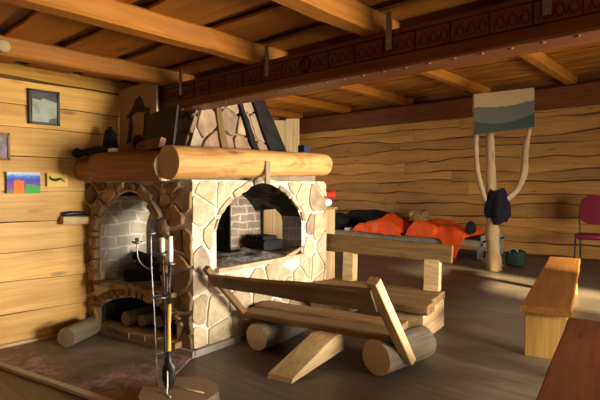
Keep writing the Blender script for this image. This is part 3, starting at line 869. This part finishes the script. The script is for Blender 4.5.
# blue jar and small white bit at the right end of the mantel
m = MB(); box(m, (-3.62, 3.98, 1.69), (-3.52, 4.08, 1.86), .006, 2)
tag(m.build('blue_tin', [flat('dark_blue_tin', (.02, .035, .06), .4)], loc=(-3.57, 4.03, 1.69)), 'dark blue tin standing at the far end of the mantel', 'tin')
m = MB(); lathe(m, (-3.55, 3.86, 1.69), [(.02, 0), (.022, .06), (.012, .09)], 12)
tag(m.build('tealight', [M['candle']], loc=(-3.55, 3.86, 1.69)), 'tiny white candle stub next to the dark blue tin', 'candle')

# ------------------------------------------------------------------ pictures on the left wall
def wall_picture(name, y0, y1, z0, z1, fm, pm, fw, label, cat, d=.03, extra=None):
    x = XL + .024; o = empty(name, (x, (y0 + y1) / 2, z0), label, cat)
    m = MB()
    if fw:
        for lo, hi, ax in (((x, y0, z0), (x + d, y1, z0 + fw), 1), ((x, y0, z1 - fw), (x + d, y1, z1), 1), ((x, y0, z0), (x + d, y0 + fw, z1), 2), ((x, y1 - fw, z0), (x + d, y1, z1), 2)):
            box(m, lo, hi, .003, ax)
        m.build('picture_frame', [fm], o)
    m = MB(); a, b = y0 + fw * .8, y1 - fw * .8; c, e = z0 + fw * .8, z1 - fw * .8; xx = x + d * (.6 if fw else 1)
    m.add([(xx, a, c), (xx, b, c), (xx, b, e), (xx, a, e), (x, a, c), (x, b, c), (x, b, e), (x, a, e)], [(0, 1, 2, 3), (4, 5, 6, 7), (0, 1, 5, 4), (1, 2, 6, 5), (2, 3, 7, 6), (3, 0, 4, 7)],
          [(0, 0, 0), (1, 0, 0), (1, 1, 0), (0, 1, 0)] * 2)
    m.build('picture', [pm], o); return o
dk = flat('black_frame', (.018, .014, .012), .4)
o = wall_picture('framed_picture', 1.60, 1.865, 1.965, 2.275, dk, flat('dark_mount', (.05, .045, .04), .3), .022, 'black framed picture with greenish glass reflections painted in, high on left wall', 'picture')
m = MB(); x = XL + .046; yy = 1.60
prism(m, [(x, 1.625, 1.985), (x, 1.76, 1.985), (x, 1.775, 2.02), (x, 1.835, 2.035), (x, 1.84, 2.17), (x, 1.72, 2.20), (x, 1.70, 2.18), (x, 1.63, 2.19)], (.004, 0, 0))
m.build('reflection_sheet', [M['print']], o)  # flat sheet painted as the reflections in the glass
wall_picture('framed_picture', 1.14, 1.445, 1.63, 1.865, wood('brown_frame', (.3, .15, .06), (.2, .1, .04), knots=False), M['purpleprint'], .02, 'mauve picture in thin brown frame at the edge of the left wall', 'picture')
wall_picture('painting', 1.415, 1.685, 1.345, 1.53, dk, M['castle'], 0, 'unframed child painting with orange tower on purple and blue', 'painting')
o = wall_picture('wall_plaque', 1.745, 1.925, 1.405, 1.525, dk, M['yellowplaque'], 0, 'small yellow plaque with a dark curved emblem on left wall', 'plaque')
m = MB(); tube(m, smooth_path([(XL + .056, 1.765, 1.50), (XL + .056, 1.775, 1.475), (XL + .056, 1.82, 1.465), (XL + .056, 1.86, 1.475), (XL + .056, 1.90, 1.445)], 4), [.004, .006, .008, .010, .012, .013, .013, .014, .014, .013, .012, .011, .01, .008, .006, .004, .003], 6)
m.build('emblem', [M['ink']], o)
m = MB(); lathe(m, (-3.62, 1.02, ZJ + .07), [(.03, -.02), (.045, -.012), (.045, .012), (.03, .02)], 16)
b = m.build('joist_fitting', [M['paper']], loc=(-3.62, 1.02, ZJ + .07)); b.rotation_euler = (0, R(90), 0); b.location = (-3.822, 1.15, ZJ + .055)
tag(b, 'small round pale fitting on the side of the ceiling joist', 'fitting')

# ------------------------------------------------------------------ log benches by the fire
# near bench (backrest towards the camera)
B1 = empty('log_bench', (-2.5, 3.0, 0), 'near log bench with backrest turned to the camera, resting on two logs', 'bench')
m = MB(); log(m, (-3.02, 2.80, .118), (-3.10, 3.45, .118), .116, .114, 18, 8, .03); m.build('foot_log', [M['greylog'], M['end']], B1)
m = MB(); log(m, (-1.965, 3.02, .135), (-1.90, 3.62, .135), .133, .13, 18, 8, .03); m.build('foot_log', [M['greylog'], M['end']], B1)
m = MB(); board(m, (-3.26, 2.90, .275), (-1.86, 3.18, .275), .20, .055, (0, 0, 1), .012, .03, .95, n=14); m.build('seat_plank', [M['bench']], B1)
m = MB(); board(m, (-3.30, 3.13, .285), (-1.95, 3.40, .285), .22, .06, (0, 0, 1), .012, .03, 1.1, n=14); m.build('seat_plank', [M['bench']], B1)
m = MB(); board(m, (-3.215, 2.48, .625), (-1.83, 2.80, .62), .13, .045, (.05, -.76, -.62), .010, .02, .9, n=14, w1=.23); m.build('backrest', [M['bench']], B1)
m = MB(); board(m, (-3.225, 2.86, .265), (-3.225, 2.43, .735), .06, .05, (0, -.7, -.7), .006, 0, 1.0); m.build('back_support', [M['bench']], B1)
m = MB(); board(m, (-1.80, 3.22, .10), (-1.805, 2.74, .77), .09, .07, (0, -.8, -.6), .008, .0, 1.1); m.build('back_support', [M['pale']], B1)
# the slanting foot timber under the seat
m = MB(); 
q = [(-2.52, 2.44, 0), (-2.32, 2.50, 0), (-2.27, 2.62, .0), (-2.25, 3.02, .0), (-2.48, 2.97, 0)]
m.add([V((-2.53, 2.45, 0)), V((-2.33, 2.50, 0)), V((-2.28, 3.05, .12)), V((-2.47, 3.0, .12)), V((-2.53, 2.46, .035)), V((-2.33, 2.51, .035)), V((-2.29, 2.95, .248)), V((-2.48, 2.90, .248)), V((-2.28, 3.06, .248)), V((-2.47, 3.01, .248))],
      [(0, 1, 2, 3), (4, 5, 6, 7), (6, 8, 9, 7), (0, 1, 5, 4), (1, 2, 8, 6, 5), (3, 0, 4, 7, 9), (2, 3, 9, 8)], [V((v[1] * 1, v[0], v[2])) for v in [(-2.53, 2.45, 0), (-2.33, 2.50, 0), (-2.24, 3.05, 0), (-2.46, 3.0, 0), (-2.53, 2.46, .035), (-2.33, 2.51, .035), (-2.26, 3.0, .248), (-2.48, 2.95, .248), (-2.24, 3.06, .248), (-2.46, 3.01, .248)]])
m.build('wedge_foot', [M['pale']], B1)
# far bench
B2_ = empty('log_bench', (-2.8, 4.2, 0), 'far log bench facing the camera with wide plank backrest', 'bench')
m = MB(); board(m, (-3.30, 3.72, .335), (-1.99, 3.94, .325), .22, .09, (0, 0, 1), .02, .03, 1.0, n=14); m.build('seat_plank', [M['bench']], B2_)
m = MB(); board(m, (-3.37, 3.99, .34), (-2.07, 4.20, .335), .24, .07, (0, 0, 1), .014, .03, 1.1, n=14); m.build('seat_plank', [M['bench']], B2_)
m = MB(); board(m, (-3.38, 4.25, .33), (-2.13, 4.44, .33), .20, .07, (0, 0, 1), .014, .02, 1.05, n=14); m.build('seat_plank', [M['bench']], B2_)
for x0, nm_ in ((-3.18, 0), (-2.16, 1)):
    m = MB(); board(m, (x0, 3.86, .15), (x0 - .10, 4.50, .15), .24, .295, (0, 0, 1), .02, .015, 1, n=8); m.build('foot_block', [M['pale']], B2_)
m = MB(); board(m, (-3.60, 4.34, .765), (-2.08, 4.56, .735), .20, .055, (.1, -.98, .14), .012, .012, .95, n=12, w1=.18); m.build('backrest', [M['bench']], B2_)
m = MB(); prism(m, [(-3.24, 4.30, .36), (-3.12, 4.32, .36), (-3.14, 4.44, .36), (-3.26, 4.42, .36)], (-.03, .06, .36)); m.build('back_support', [M['pale']], B2_)
m = MB(); prism(m, [(-2.32, 4.43, .36), (-2.17, 4.45, .36), (-2.20, 4.57, .36), (-2.34, 4.55, .36)], (-.02, .05, .31)); m.build('back_support', [M['pale']], B2_)

# ------------------------------------------------------------------ plank benches at the right
def plank_bench(name, p_near, p_far, w, h, label, legs_at, tm, lm):
    p0, p1 = V((*p_near, 0)), V((*p_far, 0)); a = (p1 - p0).normalized(); b = V((a.y, -a.x, 0))
    o = empty(name, tuple((p0 + p1) / 2), label, 'bench'); L = (p1 - p0).length
    m = MB(); board(m, p0 + V((0, 0, h - .03)), p1 + V((0, 0, h - .03)), w, .06, (0, 0, 1), .008, .008, 1, n=12); m.build('seat', [tm], o)
    for s in legs_at:
        m = MB(); c = p0 + a * s * L
        board(m, c, c + V((0, 0, h - .06)), w * .86, .07, a, .006, 0, 1); m.build('leg', [lm], o)
    m = MB(); board(m, p0 + a * L * legs_at[0] + V((0, 0, h - .11)), p0 + a * L * legs_at[1] + V((0, 0, h - .11)), .04, .1, (0, 0, 1), .004); m.build('rail', [lm], o)
    return o
plank_bench('plank_bench', (-1.125, 4.20), (-1.745, 7.40), .37, .43, 'long plank bench with sunlit far end on two board legs', (.03, .90), M['redwood'], M['benchpine'])
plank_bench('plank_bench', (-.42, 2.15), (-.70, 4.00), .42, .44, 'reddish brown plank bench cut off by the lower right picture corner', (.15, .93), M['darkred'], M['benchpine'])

# ------------------------------------------------------------------ log slice, candle stand, shovel
SLX, SLY = -2.575, 1.72
m = MB(); log(m, (SLX, SLY, .004), (SLX, SLY, .125), .245, .235, 28, 3, .06, 1.0)
tag(m.build('log_slice', [M['greylog'], M['greyend']], loc=(SLX, SLY, 0)), 'thick round log slice on the floor under the iron candle stand', 'log slice')
CS = empty('candle_stand', (-2.74, 1.68, .125), 'tall thin iron candle stand with curved arm on the log slice', 'candle stand')
m = MB(); tube(m, smooth_path([(-2.735, 1.67, .125), (-2.745, 1.665, .5), (-2.768, 1.658, .88), (-2.772, 1.658, 1.10)], 4), .005, 8); cs0 = m.build('stem', [M['steel']], CS)
m = MB(); tube(m, smooth_path([(-2.768, 1.658, .875), (-2.80, 1.63, .89), (-2.83, 1.60, .945), (-2.838, 1.598, 1.05)], 5), .0045, 8); cs1 = m.build('arm', [M['steel']], CS)
m = MB(); tube(m, smooth_path([(-2.70, 1.715, .125), (-2.702, 1.71, .5), (-2.705, 1.71, .74), (-2.72, 1.708, .965)], 4), .007, 8); cs2 = m.build('stem', [M['iron']], CS)
m = MB(); tube(m, smooth_path([(-2.70, 1.715, .70), (-2.685, 1.735, .74), (-2.68, 1.74, .905)], 4), .006, 8); cs3 = m.build('arm', [M['iron']], CS)
for (x, y, z), par in (((-2.772, 1.658, 1.10), cs0), ((-2.838, 1.598, 1.045), cs1), ((-2.72, 1.708, .965), cs2), ((-2.68, 1.74, .905), cs3)):
    m = MB(); lathe(m, (x, y, z), [(.006, -.01), (.030, .0), (.034, .008), (.012, .01), (.013, .028), (.008, .03)], 14); m.build('drip_cup', [M['steel']], par)
for zz, c_ in ((.70, (-2.72, 1.69)), (.33, (-2.70, 1.70))):
    m = MB(); tube(m, [(c_[0] + .045 * math.cos(t * .5236), c_[1] + .045 * math.sin(t * .5236), zz) for t in range(12)], .005, 6, closed=True); m.build('ring', [M['steel']], CS)
for (x, y, z, h, l) in ((-2.72, 1.708, .985, .09, 'thicker white candle on the front cup of the candle stand'), (-2.68, 1.74, .925, .16, 'taller white candle at the right side of the candle stand')):
    m = MB(); lathe(m, (x, y, z), [(.016, 0), (.017, h * .4), (.015, h), (.004, h + .003)], 14); cd = tag(m.build('candle', [M['candle']], loc=(x, y, z)), l, 'candle'); m = MB(); tube(m, [(x, y, z + h), (x + .002, y, z + h + .018)], .0022, 5); m.build('wick', [M['char']], cd)
SH = empty('fire_shovel', (-2.655, 1.66, .125), 'iron fire shovel with wooden handle leaning in the candle stand', 'shovel')
m = MB(); tube(m, smooth_path([(-2.655, 1.715, .66), (-2.657, 1.71, .55), (-2.642, 1.70, .42), (-2.64, 1.695, .34)], 4), [.012, .013, .014, .014, .013, .012, .012, .013, .014, .015, .015, .014, .014], 10); m.build('handle', [M['pine']], SH)
m = MB(); tube(m, [(-2.69, 1.735, .90), (-2.657, 1.715, .65)], .006, 8); m.build('shaft', [M['iron']], SH)
m = MB(); vs = []
for (z, w, d) in ((.37, .015, .02), (.30, .019, .014), (.275, .04, .006), (.20, .043, .004), (.15, .028, .003), (.126, .010, .002)):
    for s in (-1, -.4, .4, 1):
        for q in (0, 1): vs.append(V((-2.63, 1.69, z)) + V((.74, .67, 0)) * s * w + V((.67, -.74, 0)) * ((1 - s * s) * .012 + (q - .5) * 2 * d * .3))
fs = []
for i in range(5):
    for k in range(3):
        for q in (0, 1): fs.append((i * 8 + k * 2 + q, i * 8 + k * 2 + 2 + q, i * 8 + 8 + k * 2 + 2 + q, i * 8 + 8 + k * 2 + q))
    for k in (0, 3): fs.append((i * 8 + k * 2, i * 8 + k * 2 + 1, i * 8 + 8 + k * 2 + 1, i * 8 + 8 + k * 2))
for i in (0, 5):
    for k in range(3): fs.append((i * 8 + k * 2, i * 8 + k * 2 + 1, i * 8 + k * 2 + 3, i * 8 + k * 2 + 2))
m.add(vs, fs, None, 1, 0, True); m.build('blade', [M['iron']], SH)
m = MB(); tube(m, smooth_path([(-2.67, 1.70, .36), (-2.63, 1.68, .25), (-2.60, 1.66, .16), (-2.575, 1.64, .131), (-2.52, 1.63, .130)], 4), .0045, 6)
tag(m.build('cord', [M['white']], loc=(-2.6, 1.65, .13)), 'thin pale cord hanging from the shovel onto the log slice', 'cord')
m = MB(); tube(m, [(-2.66, 1.72, .131), (-2.42, 1.80, .131)], .006, 6)
tag(m.build('twig', [M['pale']], loc=(-2.55, 1.76, .126)), 'straight pale twig lying across the top of the log slice', 'twig')

# ------------------------------------------------------------------ forked trunk with picture and jacket
T = empty('forked_trunk', (-3.03, 8.22, 0), 'peeled forked tree trunk standing on the floor as a picture holder', 'tree trunk')
def knotty(pts, rs): 
    m = MB(); p = smooth_path(pts, 6); n = len(p)
    r = [lerp(rs[0], rs[1], i / (n - 1)) * (1 + .28 * noise.noise(V((i * .6, rs[0] * 40, 1)))) for i in range(n)]
    tube(m, p, r, 12); return m
trm = wood('peeled_trunk', (.38, .26, .14), (.24, .155, .075), (.15, .08, .04), rough=.7)
knotty([(-3.01, 8.22, 0), (-3.03, 8.21, .5), (-3.06, 8.21, 1.1), (-3.08, 8.22, 1.7), (-3.10, 8.22, 2.30)], (.128, .062)).build('stem', [trm], T)
knotty([(-3.0, 8.24, .95), (-2.93, 8.30, 1.12), (-2.75, 8.50, 1.35), (-2.66, 8.58, 1.65), (-2.65, 8.60, 2.0), (-2.60, 8.64, 2.38)], (.065, .046)).build('branch', [trm], T)
knotty([(-3.05, 8.20, .95), (-3.13, 8.15, 1.15), (-3.23, 8.06, 1.6), (-3.27, 8.06, 1.95), (-3.27, 8.06, 2.28)], (.05, .04)).build('branch', [trm], T)
PIC = empty('landscape_picture', (-2.93, 8.38, 2.27), 'large painting of dark hills under a beige sky on the forked trunk', 'painting')
c0 = [V((-3.315, 8.045, 2.28)), V((-2.56, 8.70, 2.40)), V((-2.575, 8.71, 3.06)), V((-3.325, 8.05, 2.95))]
nn = V((.656, -.755, 0)); 
m = MB(); m.add([p + nn * .05 for p in c0], [(0, 1, 2, 3)], [(0, 0, 0), (1, 0, 0), (1, 1, 0), (0, 1, 0)]); m.build('painted_face', [M['landscape']], PIC)
m = MB(); m.add([p + nn * .048 for p in c0] + [p - nn * .03 for p in c0], [(4, 5, 6, 7), (0, 1, 5, 4), (1, 2, 6, 5), (2, 3, 7, 6), (3, 0, 4, 7), (0, 1, 2, 3)]); m.build('stretcher', [M['tan']], PIC)
m = MB(); vs = []; fs = []; n = 22; seg = 22; rs = random.Random(5)
for i in range(n + 1):
    t = i / n; z = lerp(1.36, .80, t)
    for k in range(seg):
        th = 2 * math.pi * k / seg
        r = lerp(.13, .20, min(1, t * 1.6)) * (1 if t < .8 else lerp(1, .72, (t - .8) / .2))
        r *= 1 + .16 * math.sin(5 * th + 2.5 * t) * min(1, t * 2 + .3) + .14 * noise.noise(V((math.cos(th) * 2, math.sin(th) * 2, t * 5)))
        zz = z + .05 * noise.noise(V((math.cos(th) * 1.3, math.sin(th) * 1.3, 4))) 
        vs.append(V((-2.99 + r * .95 * math.cos(th) + .03 * t, 8.24 + r * .95 * math.sin(th), zz)))
for i in range(n):
    for k in range(seg): fs.append((i * seg + k, i * seg + (k + 1) % seg, (i + 1) * seg + (k + 1) % seg, (i + 1) * seg + k))
m.add(vs, fs, None, 1, 0, True)
tag(m.build('jacket', [M['navy']], loc=(-2.99, 8.24, .8)), 'dark navy jacket hung in the fork of the trunk', 'jacket')
m = MB(); blob(m, (-2.86, 8.85, .15), (.16, .15, .15), 18, 12, .12, 2.5, 0, power=.6)
o = m.build('duffel_bag', [M['green']], loc=(-2.86, 8.85, 0)); tag(o, 'dark green bag on the floor behind the forked trunk', 'bag')
m = MB(); tube(m, smooth_path([(-2.93, 8.72, .25), (-2.90, 8.70, .32), (-2.82, 8.72, .32), (-2.78, 8.75, .23)], 4), .010, 6); m.build('handle', [M['grey']], o)

# ------------------------------------------------------------------ bunk with sleeping bags
BX0, BX1, BYA, BYB_, BZ = -7.9, -3.62, 9.25, 10.45, .36
bunk = empty('bunk_platform', (-5.7, 9.85, 0), 'long low bunk platform against the back wall under the orange sleeping bags', 'bunk')
m = MB()
for i in range(6):
    y = BYA + .1 + i * .2; board(m, (BX0, y, BZ - .02), (BX1, y, BZ - .02), .19, .04, (0, 0, 1), .004)
m.build('deck', [M['greywood']], bunk)
for x in (BX0 + .06, -5.7, BX1 - .06):
    for y in (BYA + .06, BYB_ - .06):
        m = MB(); box(m, (x - .05, y - .04, 0), (x + .05, y + .04, BZ - .04), .006, 2); m.build('leg', [M['grey']], bunk)
m = MB(); box(m, (BX0, BYA, BZ - .12), (BX1, BYA + .03, BZ - .04), .004, 0); m.build('front_rail', [M['grey']], bunk)
m = MB(); box(m, (BX1 - .03, BYA, BZ - .10), (BX1, BYB_, BZ + .10), .004, 1); m.build('end_board', [M['grey']], bunk)
def bag(x0, x1, hfun, drop, label, seed, yoff=0, yback=BYB_ - .15):
    m = MB(); nx, ny = 46, 30; vs = []; fs = []
    for i in range(nx + 1):
        s = i / nx; x = lerp(x0, x1, s); es = min(1, min(s, 1 - s) * 7) ** .5
        for j in range(ny + 1):
            t = j / ny
            w = .05 * noise.noise(V((x * 3.5, t * 3, seed))) + .028 * noise.noise(V((x * 9, t * 7, seed + 4)))
            if t < .7:
                q = t / .7; y = lerp(yback, BYA - .02, q) + yoff; h = hfun(s, q)
                z = BZ + .03 + max(.02, (h + w) * es)
            else:
                q = (t - .7) / .3; y = BYA - .03 - .05 * math.sin(q * 2.5) + w * .8 - .02 + yoff * (1 - q); z = BZ + .05 + (max(.02, hfun(s, 1) * es)) * (1 - min(1, q * 3)) - drop(s) * q
            vs.append(V((x + .03 * noise.noise(V((t * 5, s * 3, seed))), y, z)))
    for i in range(nx):
        for j in range(ny): fs.append((i * (ny + 1) + j, i * (ny + 1) + j + 1, (i + 1) * (ny + 1) + j + 1, (i + 1) * (ny + 1) + j))
    m.add(vs, fs, None, 1, 0, True); o = m.build('sleeping_bag', [M['orange']], loc=((x0 + x1) / 2, 9.8, BZ)); 
    md = o.modifiers.new('solid', 'SOLIDIFY'); md.thickness = .025
    return tag(o, label, 'sleeping bag')
bag(-6.62, -5.35, lambda s, q: .16 + .26 * math.exp(-((s - .66) / .26) ** 2) * math.exp(-((q - .6) / .5) ** 2), lambda s: .03 + .05 * s, 'humped orange sleeping bag on the bunk next to the black bedding', 3, yback=9.85)
bag(-5.22, -3.95, lambda s, q: .20 + .10 * math.exp(-((s - .25) / .25) ** 2) - .05 * s, lambda s: .05 + .50 * math.exp(-((s - .80) / .12) ** 2), 'orange sleeping bag hanging over the bunk edge, right of the tan plush', 8)
m = MB(); blob(m, (-6.75, 10.12, .58), (.80, .26, .26), 24, 14, .16, 2.4, BZ); tag(m.build('black_bedding', [M['black']], loc=(-7, 9.95, BZ)), 'long black sleeping bag bundled on the bunk beside the orange one', 'sleeping bag')
m = MB(); blob(m, (-7.36, 9.58, .52), (.30, .24, .24), 18, 12, .15, 2.5, BZ, power=.8); tag(m.build('backpack', [M['black']], loc=(-7.4, 9.5, BZ)), 'black backpack at the left end of the bunk', 'backpack')
m = MB(); box(m, (-6.93, 9.28, BZ), (-6.78, 9.40, BZ + .07), .01, 0); tag(m.build('white_box', [M['white']], loc=(-6.85, 9.34, BZ)), 'small white box at the bunk edge in front of the black bedding', 'box')
m = MB(); blob(m, (-5.33, 10.0, .62), (.24, .2, .26), 20, 14, .22, 3.2, BZ); blob(m, (-5.50, 9.93, .78), (.09, .08, .09), 12, 8, .2, 3); blob(m, (-5.17, 9.93, .78), (.09, .08, .09), 12, 8, .2, 3)
tag(m.build('plush_bundle', [M['tan']], loc=(-5.33, 10.0, BZ)), 'tan fluffy bundle between the two orange sleeping bags', 'plush')
m = MB(); blob(m, (-3.93, 9.45, .585), (.10, .12, .13), 16, 10, .15, 2.5); tag(m.build('pouch', [M['black']], loc=(-3.93, 9.45, .47)), 'small black pouch at the right end of the orange sleeping bag', 'pouch')
m = MB(); tube(m, smooth_path([(-3.55, 9.2, .30), (-3.48, 9.15, .12), (-3.52, 9.05, .012), (-3.30, 8.95, .012), (-3.05, 8.75, .012)], 5), .012, 6)
tag(m.build('cable', [M['grey']], loc=(-3.4, 9.0, 0)), 'grey cable hanging from the bunk end to the floor', 'cable')

# ------------------------------------------------------------------ furniture behind the fireplace
CU = empty('board_screen', (-4.82, 4.65, 0), 'tall screen of plain upright boards behind the fireplace, showing above the mantel', 'screen')
m = MB(); q0, q1 = V((-5.2, 4.37, 0)), V((-4.45, 4.93, 0)); qa = (q1 - q0).normalized(); qn = V((qa.y, -qa.x, 0))
for k in range(5):
    c = q0 + qa * (k + .5) * .187; board(m, c, c + V((0, 0, 2.33 - .02 * (k % 2))), .184, .03, qn, .003)
m.build('upright_boards', [M['pale']], CU)
for z in (.4, 1.9):
    m = MB(); board(m, q0 - qn * .03 + V((0, 0, z)), q1 - qn * .03 + V((0, 0, z)), .12, .03, qn, .003); m.build('batten', [M['pale']], CU)
CB = empty('wooden_cabinet', (-4.14, 5.09, 0), 'pale wooden cabinet standing behind the fireplace pillar', 'cabinet')
m = MB(); box(m, (-4.24, 4.98, 0), (-4.04, 5.20, 1.10), .008, 2); m.build('body', [M['pale']], CB)
m = MB(); box(m, (-4.25, 4.95, 1.10), (-4.02, 5.23, 1.13), .006, 1); m.build('top', [M['benchpine']], CB)
m = MB(); lathe(m, (-4.14, 4.97, .98), [(.02, -.03), (.035, 0), (.02, .03)], 14); m.build('knob', [M['orange']], CB)
m = MB(); blob(m, (-4.10, 5.10, 1.30), (.12, .14, .06), 16, 10, .5, 3, 1.25); tag(m.build('red_cloth', [M['red']], loc=(-4.1, 5.1, 1.25)), 'crumpled red cloth lying on a white bundle on the pale cabinet', 'cloth')
m = MB(); blob(m, (-4.12, 5.08, 1.19), (.09, .10, .065), 16, 10, .15, 3, 1.13); tag(m.build('white_bundle', [M['white']], loc=(-4.12, 5.08, 1.13)), 'small white bundle on the pale cabinet underneath the red cloth', 'cloth')

# ------------------------------------------------------------------ burgundy chair
CH = empty('upholstered_chair', (-1.85, 9.6, 0), 'burgundy upholstered chair with rounded back at the back wall', 'chair')
cx_, cy_ = -1.85, 9.55
m = MB(); blob(m, (cx_, cy_, .55), (.24, .24, .055), 24, 10, .02, 2, power=.55); m.build('seat', [M['burg']], CH)
m = MB(); vs = []; fs = []; n = 28
for q, (d, sc) in enumerate(((-.03, .92), (-.022, 1), (.022, 1), (.03, .92))):
    for k in range(n):
        th = 2 * math.pi * k / n; sx_ = math.copysign(abs(math.cos(th)) ** .8, math.cos(th)); sz_ = math.copysign(abs(math.sin(th)) ** .8, math.sin(th))
        vs.append(V((cx_ + .235 * sc * sx_, cy_ + .22 + d + .04 * (1 - sx_ * sx_) + .05 * sz_, 1.0 + .26 * sc * sz_)))
for q in range(3):
    for k in range(n): fs.append((q * n + k, q * n + (k + 1) % n, (q + 1) * n + (k + 1) % n, (q + 1) * n + k))
fs += [tuple(range(n)), tuple(range(3 * n, 4 * n))]
m.add(vs, fs, None, 1, 0, True); m.build('backrest', [M['burg']], CH)
for sx_ in (-1, 1):
    m = MB(); tube(m, [(cx_ + sx_ * .21, cy_ - .2, 0), (cx_ + sx_ * .20, cy_ - .19, .51)], .016, 10); m.build('leg', [M['iron']], CH)
    m = MB(); tube(m, smooth_path([(cx_ + sx_ * .22, cy_ + .30, 0), (cx_ + sx_ * .21, cy_ + .21, .51), (cx_ + sx_ * .235, cy_ + .24, .85), (cx_ + sx_ * .22, cy_ + .28, 1.05)], 4), .015, 10); m.build('leg', [M['iron']], CH)

# ------------------------------------------------------------------ light
w = bpy.data.worlds.new('sky'); SC.world = w; w.use_nodes = True
bg = w.node_tree.nodes['Background']
sky = w.node_tree.nodes.new('ShaderNodeTexSky'); sky.sky_type = 'HOSEK_WILKIE'; sky.turbidity = 3; sky.sun_direction = (.8, .3, .6)
w.node_tree.links.new(sky.outputs[0], bg.inputs[0]); bg.inputs[1].default_value = .25
def area(name, loc, rot, sx, sy, e, col, spread=180):
    l = bpy.data.lights.new(name, 'AREA'); l.shape = 'RECTANGLE'; l.size = sx; l.size_y = sy; l.energy = e; l.color = col; l.spread = R(spread)
    o = bpy.data.objects.new(name, l); COL.objects.link(o); o.location = loc; o.rotation_euler = rot; return o
for i, (a, b, c, d) in enumerate(WINS):
    area('daylight', (XR + .05, (a + b) / 2, (c + d) / 2), (0, R(90 - 8), 0), d - c, b - a, (30, 390, 210)[i], ((1, .9, .72), (1, .92, .78), (1, .95, .86))[i], 130)
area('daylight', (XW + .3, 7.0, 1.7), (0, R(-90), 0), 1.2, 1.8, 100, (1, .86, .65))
s = bpy.data.lights.new('sun', 'SUN'); s.energy = 95; s.angle = R(5); s.color = (1, .82, .5)
so = bpy.data.objects.new('sun', s); COL.objects.link(so)
so.rotation_euler = V((-.83, .25, -.225)).to_track_quat('-Z', 'Y').to_euler()

# ------------------------------------------------------------------ camera
cam = bpy.data.cameras.new('camera'); cam.sensor_width = 36; cam.lens = 36 * 485 / 600; cam.clip_start = .05
co = bpy.data.objects.new('camera', cam); COL.objects.link(co)
co.location = (0, 0, 1.4); co.rotation_euler = (R(90) - math.atan(13 / 485), 0, R(42))
SC.camera = co
SC.view_settings.view_transform = 'Standard'; SC.view_settings.look = 'None'; SC.view_settings.gamma = 1; SC.view_settings.exposure = -.1
for o in bpy.data.objects:
    if '_w' in o: del o['_w']
